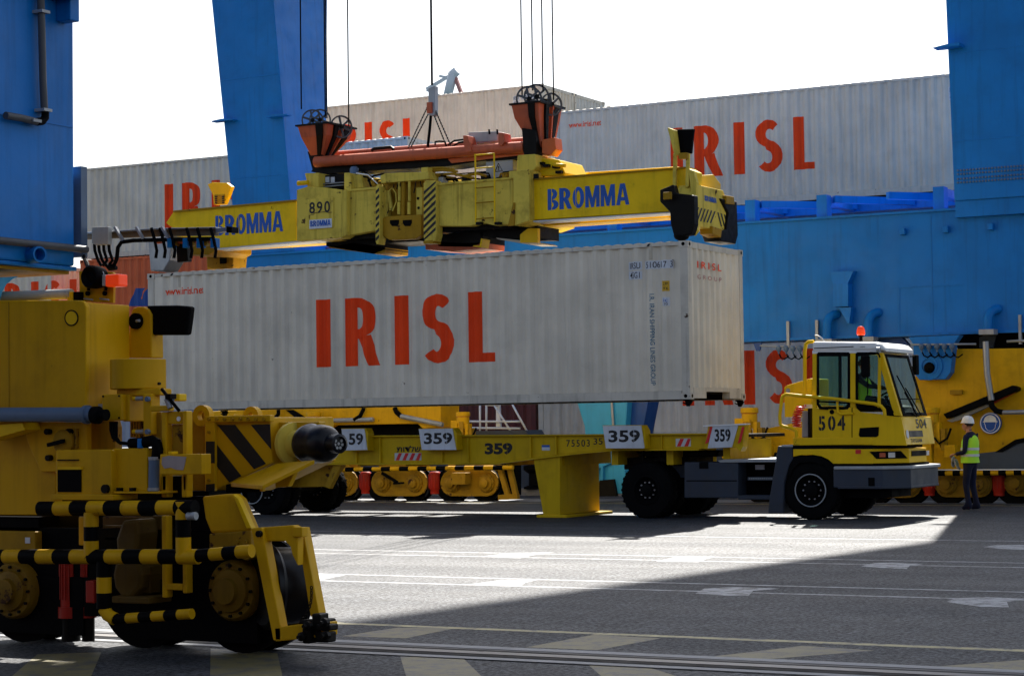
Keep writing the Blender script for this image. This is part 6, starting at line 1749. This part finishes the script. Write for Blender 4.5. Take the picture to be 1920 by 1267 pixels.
# junction boxes right of the pipe
jb = nb_('junction_box', 191, 739, 227, 788, YN+.0, .18, 'yellow', .01, 'square yellow junction box')
for u, v in ((194,743),(224,742),(194,784),(224,783)):
    mb = MB(); mb.lathe(onY(u,v,YN), (0,-1,0), [(.008,0),(.008,.01),(.001,.01)], 8); build('bolt', mb, 'grease', jb)
nb_('junction_box', 229, 739, 242, 790, YN+.06, .2, 'yellow', .01)
nb_('name_plate', 184, 757, 191, 770, YN+.1, .02, 'galv', 0)
for du in (0, 5, 10):
    nt_('hose', [(208+du,790),(208+du,806),(212+du*.6,820),(225,830),(245,832)], .014, 'black', YN-.02, 8)
nt_('hose', [(245,832),(265,830),(285,826),(293,830),(296,842),(294,858)], .045, 'black', YN-.02, 12)
nb_('hose_band', 257, 822, 264, 840, YN-.07, .1, 'blue', .004)
nt_('grey_cylinder', [(289,860),(288,922)], .042, 'pipe_blue', YN-.04, 14, label='grey-blue cylinder')
nt_('cylinder_cap', [(289,856),(289,862)], .046, 'galv', YN-.04, 14)
nt_('cylinder_cap', [(288,914),(288,919)], .046, 'galv', YN-.04, 14)
# ribbed shaft behind the posts
for k in range(6):
    nb_('rib_plate', 244+k*5, 742, 246.5+k*5, 820, YN+.30, .15, 'yellow_old', 0)
nb_('post', 268, 738, 283, 815, YN+.05, .12)
for u, v in ((256,747),(256,809)):
    nt_('spindle', [(u,v),(u+14,v)], .018, 'galv', YN+.08, 10)
    nt_('spindle_end', [(u-6,v),(u,v)], .018, 'yellow_clean', YN+.08, 10)
for u, v in ((279,748),(279,809),(324,748)):
    mb = MB(); mb.lathe(onY(u,v,YN+.04), (0,-1,0), [(.02,0),(.02,.03),(.001,.03)], 8); build('bolt', mb, 'pipe_blue', crane)
nb_('cross_plate', 281, 760, 318, 771, YN-.02, .06)
nt_('tie_rod', [(303,729),(336,770)], .014, 'black', YN-.06, 8)
nb_('rod_clamp', 309, 738, 319, 748, YN-.1, .08, 'black', .004)
nt_('rod_grip', [(313,748),(320,765)], .024, 'steel', YN-.06, 10)
nb_('lever_block', 320, 738, 336, 752, YN+.1, .1, 'yellow_clean')
# twin post frame
nb_('frame_post', 303, 772, 312, 920, YN+.0, .08); nb_('frame_post', 342, 770, 350, 920, YN+.0, .08)
nb_('frame_head', 312, 771, 342, 795, YN+.02, .05, 'yellow')
nb_('frame_web', 322, 795, 342, 852, YN+.06, .05, 'yellow_old')
nb_('frame_back', 284, 772, 303, 850, YN+.12, .05, 'yellow_old')
np_('frame_hole', [(334.5+3.5*cos(2*pi*k/12), 785+4.5*sin(2*pi*k/12)) for k in range(12)], YN+.012, .006, 'white_paint', 0)
cb_ = nb_('worn_bracket', 300, 851, 378, 889, YN-.14, .12, 'yellow', .006, 'bracket with worn silver patch')
np_('worn_patch', [(304,857),(316,854),(330,855),(349,856),(346,872),(343,881),(330,880),(320,876),(308,878),(303,870)], YN-.144, .004, 'steel', 0, parent=cb_)
nb_('worn_bracket', 315, 846, 322, 851, YN-.1, .08, 'yellow_clean', .004)
nb_('rail_guide', 302, 890, 313, 932, YN, .08); nb_('rail_guide', 340, 890, 350, 932, YN, .08)
nb_('dark_slot', 313, 892, 340, 932, YN+.1, .05, 'black', 0)
# box with black window
mbx = nb_('brake_box', 105, 843, 209, 935, YN-.12, .25, 'yellow', .008, 'box with a black window')
nb_('box_window', 108, 880, 152, 922, YN-.127, .006, 'black', 0, parent=mbx)
nb_('window_rim', 108, 875, 152, 880, YN-.14, .02, 'yellow_clean', 0, parent=mbx)
nb_('box_handle', 107, 861, 146, 863, YN-.135, .015, 'grease', 0, parent=mbx)
mb = MB(); mb.lathe(onY(200,916,YN-.12), (0,-1,0), [(.035,0),(.035,.03),(.001,.03)], 14); build('box_boss', mb, 'grease', mbx)
nb_('brake_box', 211, 840, 276, 921, YN-.06, .25, 'yellow', .008)
nb_('box_ledge', 95, 927, 212, 937, YN-.2, .3, 'yellow', .004)
nb_('box_ledge', 212, 921, 300, 925, YN-.12, .25, 'yellow', .004)
for u in (218,242): nb_('bolt', u, 914, u+7, 921, YN-.1, .04, 'grease', 0)
# dark band and yellow lower box at left
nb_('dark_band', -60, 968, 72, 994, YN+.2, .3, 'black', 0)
nb_('bogie_box', -60, 995, 66, 1040, YN+.12, .3, 'yellow_old', .01)
nb_('sticker', 47, 1007, 56, 1018, YN+.115, .004, 'board_white', 0)
nb_('frame_block', 70, 998, 94, 1030, YN+.35, .1, 'yellow_old')
# hazard striped guard rails
def hz(name, a, b, n, r=.058, Y=YN-.32, first=0, label=None, seg=14):
    return striped(name, onY(a[0],a[1],Y), onY(b[0],b[1],Y), r, n, 'yellow', 'black', seg, crane, first, label)
hz('guard_rail', (75,953), (366,951), 9, first=1, label='upper black and yellow guard rail')
hz('guard_rail', (-20,1043), (372,1043), 12, first=1, label='lower black and yellow guard rail')
hz('guard_rail', (372,1041), (472,1032), 4, .05, first=1)
hz('guard_rail', (343,940), (344,1040), 3); hz('guard_rail', (171,960), (171,1040), 3)
hz('guard_rail', (195,1052), (195,1140), 3, .058, first=1)
nt_('guard_rail', [(195,1140,YN-.32),(202,1152,YN-.32),(216,1160,YN-.32)], .05, 'yellow')
hz('guard_rail', (216,1160), (360,1150), 6, .04, first=1)
mb = MB(); mb.ptube([(352,967,YN-.36),(368,967,YN-.36)], .03, 8); build('clamp', mb, 'galv', crane)
# posts behind the rails
nb_('inner_post', 147, 968, 158, 1022, YN+.0, .08); nb_('inner_post', 303, 966, 312, 1120, YN-.05, .08); nb_('inner_post', 342, 1055, 350, 1112, YN-.05, .08)
nb_('inner_tie', 312, 1094, 342, 1106, YN-.05, .06)
nb_('inner_panel', 192, 968, 285, 1040, YN+.3, .1, 'yellow_shade_grime'); nb_('inner_rib', 285, 966, 302, 1040, YN+.2, .08, 'yellow_shade_grime')
for v in (985, 1008): nb_('inner_rib', 197, v, 285, v+4, YN+.2, .1, 'yellow_shade_grime', 0)
# gearbox
gp2 = [(218+10,975),(255,972),(258,1000),(254,1040),(266,1078),(262,1102),(245,1122),(228,1122),(214,1102),(210,1078),(218,1040),(216,1010)]
np_('gearbox', gp2, YN-.05, .3, 'yellow_shade_grime', .03, 'yellow gearbox between the guard rails')
nb_('gearbox_base', 209, 1118, 279, 1131, YN-.1, .35, 'yellow_shade_grime')
nb_('gearbox_ear', 262, 1060, 281, 1112, YN+.05, .2, 'yellow_shade_grime')
# red motors
for u0, u1 in ((116,150),(154,177)):
    um = (u0+u1)/2; p0 = onY(um,1056,YN+.25); p1 = onY(um,1150,YN+.25); R2 = (onY(u1,1100,YN+.25).x-onY(u0,1100,YN+.25).x)/2
    mb = MB(); mb.tube([p0, p1], R2*.9, 18); mo = build('drive_motor', mb, 'red_motor', crane, 'red drive motor behind the guard rail')
    mb = MB()
    for k in range(18):
        a = 2*pi*k/18; mb.box(p0.x+R2*.95*cos(a)-.004, p0.x+R2*.95*cos(a)+.004, p0.y+R2*.95*sin(a)-.004, p0.y+R2*.95*sin(a)+.004, p1.z+.12, p0.z)
    build('cooling_fins', mb, 'red_motor', mo, kind='stuff')
    mb = MB(); mb.tube([p1+Vector((0,0,.06)), p1-Vector((0,0,.03))], R2*1.08, 18); build('motor_flange', mb, 'red_motor', mo)
    mb = MB(); mb.tube([p1-Vector((0,0,.03)), p1-Vector((0,0,.22))], R2*.8, 14); build('motor_foot', mb, 'grease', mo)
nb_('motor_box', 160, 1088, 177, 1130, YN+.05, .1, 'red_motor', .01)
# wheels with hubs
def near_hub(u, v, R, Y):
    c = onY(u, v, Y)
    mb = MB(); mb.lathe(c, (0,-1,0), [(R,-.15),(R,.02),(R*.9,.05),(R*.72,.05),(R*.68,.08),(R*.45,.10),(R*.42,.14),(R*.2,.15),(.001,.15)], 36)
    o = build('wheel_hub', mb, 'yellow_hub_shade', crane)
    mb = MB()
    for k in range(12):
        a = 2*pi*k/12; mb.lathe(c+Vector((R*.82*cos(a), -.05, R*.82*sin(a))), (0,-1,0), [(.013,0),(.013,.02),(.001,.02)], 6)
    build('hub_bolts', mb, 'grease', o, kind='stuff')
    return c
def near_wheel(x, y0=YN+.25):
    mb = MB(); mb.lathe((x, y0, .445), (0,1,0), [(.06,0),(.44,0),(.44,.05),(.37,.07),(.37,.26),(.44,.28),(.44,.33),(.06,.33)], 40); return build('rail_wheel', mb, 'black', crane)
for u in (28, 440):
    c = near_hub(u, 1106, .235, YN+.15); near_wheel(c.x)
near_wheel(onY(230,1100,YN).x)
mb = MB(); mb.box(onY(-60,1100,YN).x, onY(425,1100,YN).x, YN+.2, YN+.7, .55, .95); build('bogie_frame', mb, 'black', crane)
for ua, ub in ((-60,128),(236,455)):
    mb = MB(); mb.box(onY(ua,1100,YN).x, onY(ub,1100,YN).x, YN+.18, YN+.24, .09, .56); build('wheel_guard', mb, 'black', crane)
mb = MB(); mb.box(onY(129,1100,YN).x, onY(235,1100,YN).x, YN+.18, YN+.24, .25, .56); build('wheel_guard', mb, 'black', crane)
# striped box with bolted frame
YB_ = YN+.55
st_ = np_('hazard_box', [(384,782),(506,782),(510,868),(440,902),(384,926)], YB_, .9, 'yellow', .01, 'box with diagonal black stripes')
np_('box_frame', [(384,780),(506,778),(506,790),(384,792)], YB_-.04, .06, 'yellow', .006, parent=st_)
np_('box_frame', [(384,792),(402,792),(402,920),(384,926)], YB_-.04, .04, 'yellow', .006, parent=st_)
for k in range(8):
    mb = MB(); mb.lathe(onY(393+k*14.7,785.5,YB_-.04), (0,-1,0), [(.014,0),(.014,.02),(.001,.02)], 6); build('bolt', mb, 'yellow_old', st_)
for v in (810, 876, 900):
    mb = MB(); mb.lathe(onY(393,v,YB_-.04), (0,-1,0), [(.012,0),(.012,.02),(.001,.02)], 6); build('bolt', mb, 'yellow_old', st_)
for uv in (((407,796),(440,796),(498,869),(476,879)), ((470,796),(506,795),(508,842)), ((402,832),(407,834),(452,892),(430,904),(402,868)), ((386,827),(402,827),(402,868),(386,868)), ((386,908),(402,906),(402,920),(386,925))):
    Yo = YB_-.046 if uv[0][0] < 390 else YB_-.006
    np_('black_stripe', uv, Yo, .005, 'ink', 0, parent=st_)
def ring_lug(u, v, R, r, Y):
    c = onY(u, v, Y); mb = MB(); mb.lathe(c, (0,-1,0), [(r,-.03),(R,-.03),(R,.03),(r,.03),(r,-.03)], 28); return build('lifting_lug', mb, 'yellow', crane)
ring_lug(381, 779, .085, .038, YB_+.05); ring_lug(474, 779, .075, .028, YB_+.4)
nb_('side_wall', 356, 772, 383, 925, YB_+.1, .1, 'yellow_old')
np_('buffer_arm', [(508,791),(598,790),(598,866),(510,870)], YB_+.12, .10, 'yellow', .01, 'arm carrying the buffer')
np_('arm_rib', [(516,868),(560,868),(540,912),(516,914)], YB_+.3, .06, 'yellow', .006)
# buffer: flange and black rubber bellows
c = onY(545, 830, YB_-.05); ax = Vector((.75,-.62,.0)).normalized()
c = onY(548, 832, YB_+.12); ax = Vector((.94,-.34,.0)).normalized()
mb = MB(); mb.lathe(c, ax, [(.17,0),(.17,.04),(.11,.05),(.11,.16),(.13,.17),(.001,.17)], 30); fl_ = build('buffer_flange', mb, 'yellow_pale', crane, 'bolted flange of the buffer')
mb = MB(); mb.lathe(c+ax*.17, ax, [(.10,0),(.145,.03),(.16,.09),(.140,.15),(.150,.21),(.14,.29),(.11,.34),(.075,.36),(.075,.46),(.055,.47),(.055,.44),(.001,.44)], 32)
build('buffer', mb, 'buffer_rubber', crane, 'glossy black rubber buffer')
mb = MB()
for k in range(7):
    a = 2*pi*k/7; u3 = Vector((0,0,1)); w3 = ax.cross(u3)
    mb.lathe(c+ax*.17+ax*.44+(u3*cos(a)+w3*sin(a))*(.035 if k else 0), ax, [(.012,0),(.012,.008),(.001,.008)], 8)
build('buffer_bolts', mb, 'grey_box', crane, kind='stuff')
# folded sheet wing
mb = MB()
P = [onY(430,905,YB_-.1), onY(520,868,YB_-.05), onY(590,862,YB_-.25), onY(492,910,YB_-.5)]
mb.add([tuple(p) for p in P]+[(p.x,p.y,p.z-.03) for p in P]); mb.face((0,1,2,3)); mb.face((7,6,5,4))
for i in range(4): mb.face((i,(i+1)%4,(i+1)%4+4,i+4))
build('deflector_plate', mb, 'orange_bright' if False else 'yellow', crane, 'bent deflector plate catching light', bevel=.004)
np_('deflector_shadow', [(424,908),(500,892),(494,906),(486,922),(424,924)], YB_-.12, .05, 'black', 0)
nb_('deflector_leg', 486, 905, 492, 921, YB_-.2, .05)
# curved bracket and wheel frame at right
np_('curved_bracket', [(378,930),(420,926),(436,926),(446,934),(470,990),(470,996),(395,1000),(384,972)], YN+.1, .12, 'yellow', .02, 'curved yellow bracket above the wheel')
np_('bracket_rib', [(436,926),(446,934),(471,990),(462,990)], YN+.04, .06, 'yellow_clean', .004)
np_('bracket_shelf', [(392,1000),(470,994),(470,1046),(462,1050),(392,1030)], YN+.05, .15, 'yellow_old', .01)
for u in (445, 461): 
    mb = MB(); mb.lathe(onY(u,1016,YN+.05), (0,-1,0), [(.02,0),(.02,.02),(.001,.02)], 8); build('bolt', mb, 'yellow_old', crane)
fr_ = np_('wheel_frame', [(470,990),(490,988),(527,1182),(527,1200),(512,1200)], YN-.12, .10, 'yellow', .008, 'leaning yellow wheel frame')
np_('wheel_frame_top', [(490,988),(548,984),(558,990),(558,1060),(548,1040),(544,1024),(534,1014),(498,1014)], YN-.08, .08, 'yellow', .008)
np_('wheel_frame_strut', [(556,990),(567,988),(598,1150),(582,1156)], YN+.02, .10, 'yellow', .008)
nb_('strut_bracket', 548, 988, 566, 1006, YN-.1, .08, 'yellow', .006)
mb = MB(); mb.lathe(onY(488,1000,YN-.12), (0,-1,0), [(.025,0),(.025,.03),(.001,.03)], 12); build('bolt', mb, 'grease', crane)
np_('rail_sweep', [(514,1176),(560,1170),(612,1166),(612,1192),(560,1198),(516,1202)], YN-.12, .15, 'yellow', .008)
# big dark wheel seen at an angle
c = onY(535, 1096, YN+.35)
mb = MB(); mb.lathe(Vector((c.x-.06, YN+.12, c.z)), (.55,.83,0), [(.05,0),(.29,0),(.325,.03),(.33,.07),(.30,.10),(.29,.28),(.05,.28)], 44); build('rail_wheel', mb, 'buffer_rubber', crane, 'dark polished rail wheel')
nt_('hub_nub', [(506,1080),(518,1082)], .05, 'yellow', YN+.05)
# chain and anchor block
n = 16; A_, B_ = onY(584,1098,YN-.05), onY(566,1160,YN-.05)
for k in range(n):
    t0, t1 = k/n, (k+1.25)/n
    sag = lambda t: Vector((.03*sin(pi*t), 0, -.02*sin(pi*t)))
    p0, p1 = A_.lerp(B_, t0)+sag(t0), A_.lerp(B_, min(t1,1))+sag(min(t1,1)); d_ = (p1-p0); side_ = (Vector((0,1,0)) if k%2 else d_.normalized().cross(Vector((0,1,0)))).normalized()*.010
    m_c = (p0+p1)/2; loop = [m_c+d_*.5*cos(a)*1.0+side_*sin(a) for a in [2*pi*j/10 for j in range(11)]]
    mb = MB(); mb.tube(loop, .0042, 5, caps=False); build('chain_link', mb, 'grease', crane)
for u0, v0, u1, v1, dy in ((560,1162,590,1200,.0),(584,1150,600,1190,-.03),(592,1170,618,1182,-.06),(590,1184,614,1204,-.04),(566,1176,580,1206,-.08),(600,1160,614,1200,.05)):
    nb_('rail_clamp', u0, v0, u1, v1, YN-.1+dy, .12, 'grease', .012)
nb_('clamp_tab', 603, 1160, 612, 1184, YN+.03, .02, 'yellow', 0)
for u, v in ((612,1166),(614,1190),(580,1172),(570,1192)):
    mb = MB(); mb.lathe(onY(u,v,YN-.16), (0,-1,0), [(.035,0),(.035,.04),(.015,.05),(.015,.08),(.001,.08)], 8); build('bolt', mb, 'grease', crane)
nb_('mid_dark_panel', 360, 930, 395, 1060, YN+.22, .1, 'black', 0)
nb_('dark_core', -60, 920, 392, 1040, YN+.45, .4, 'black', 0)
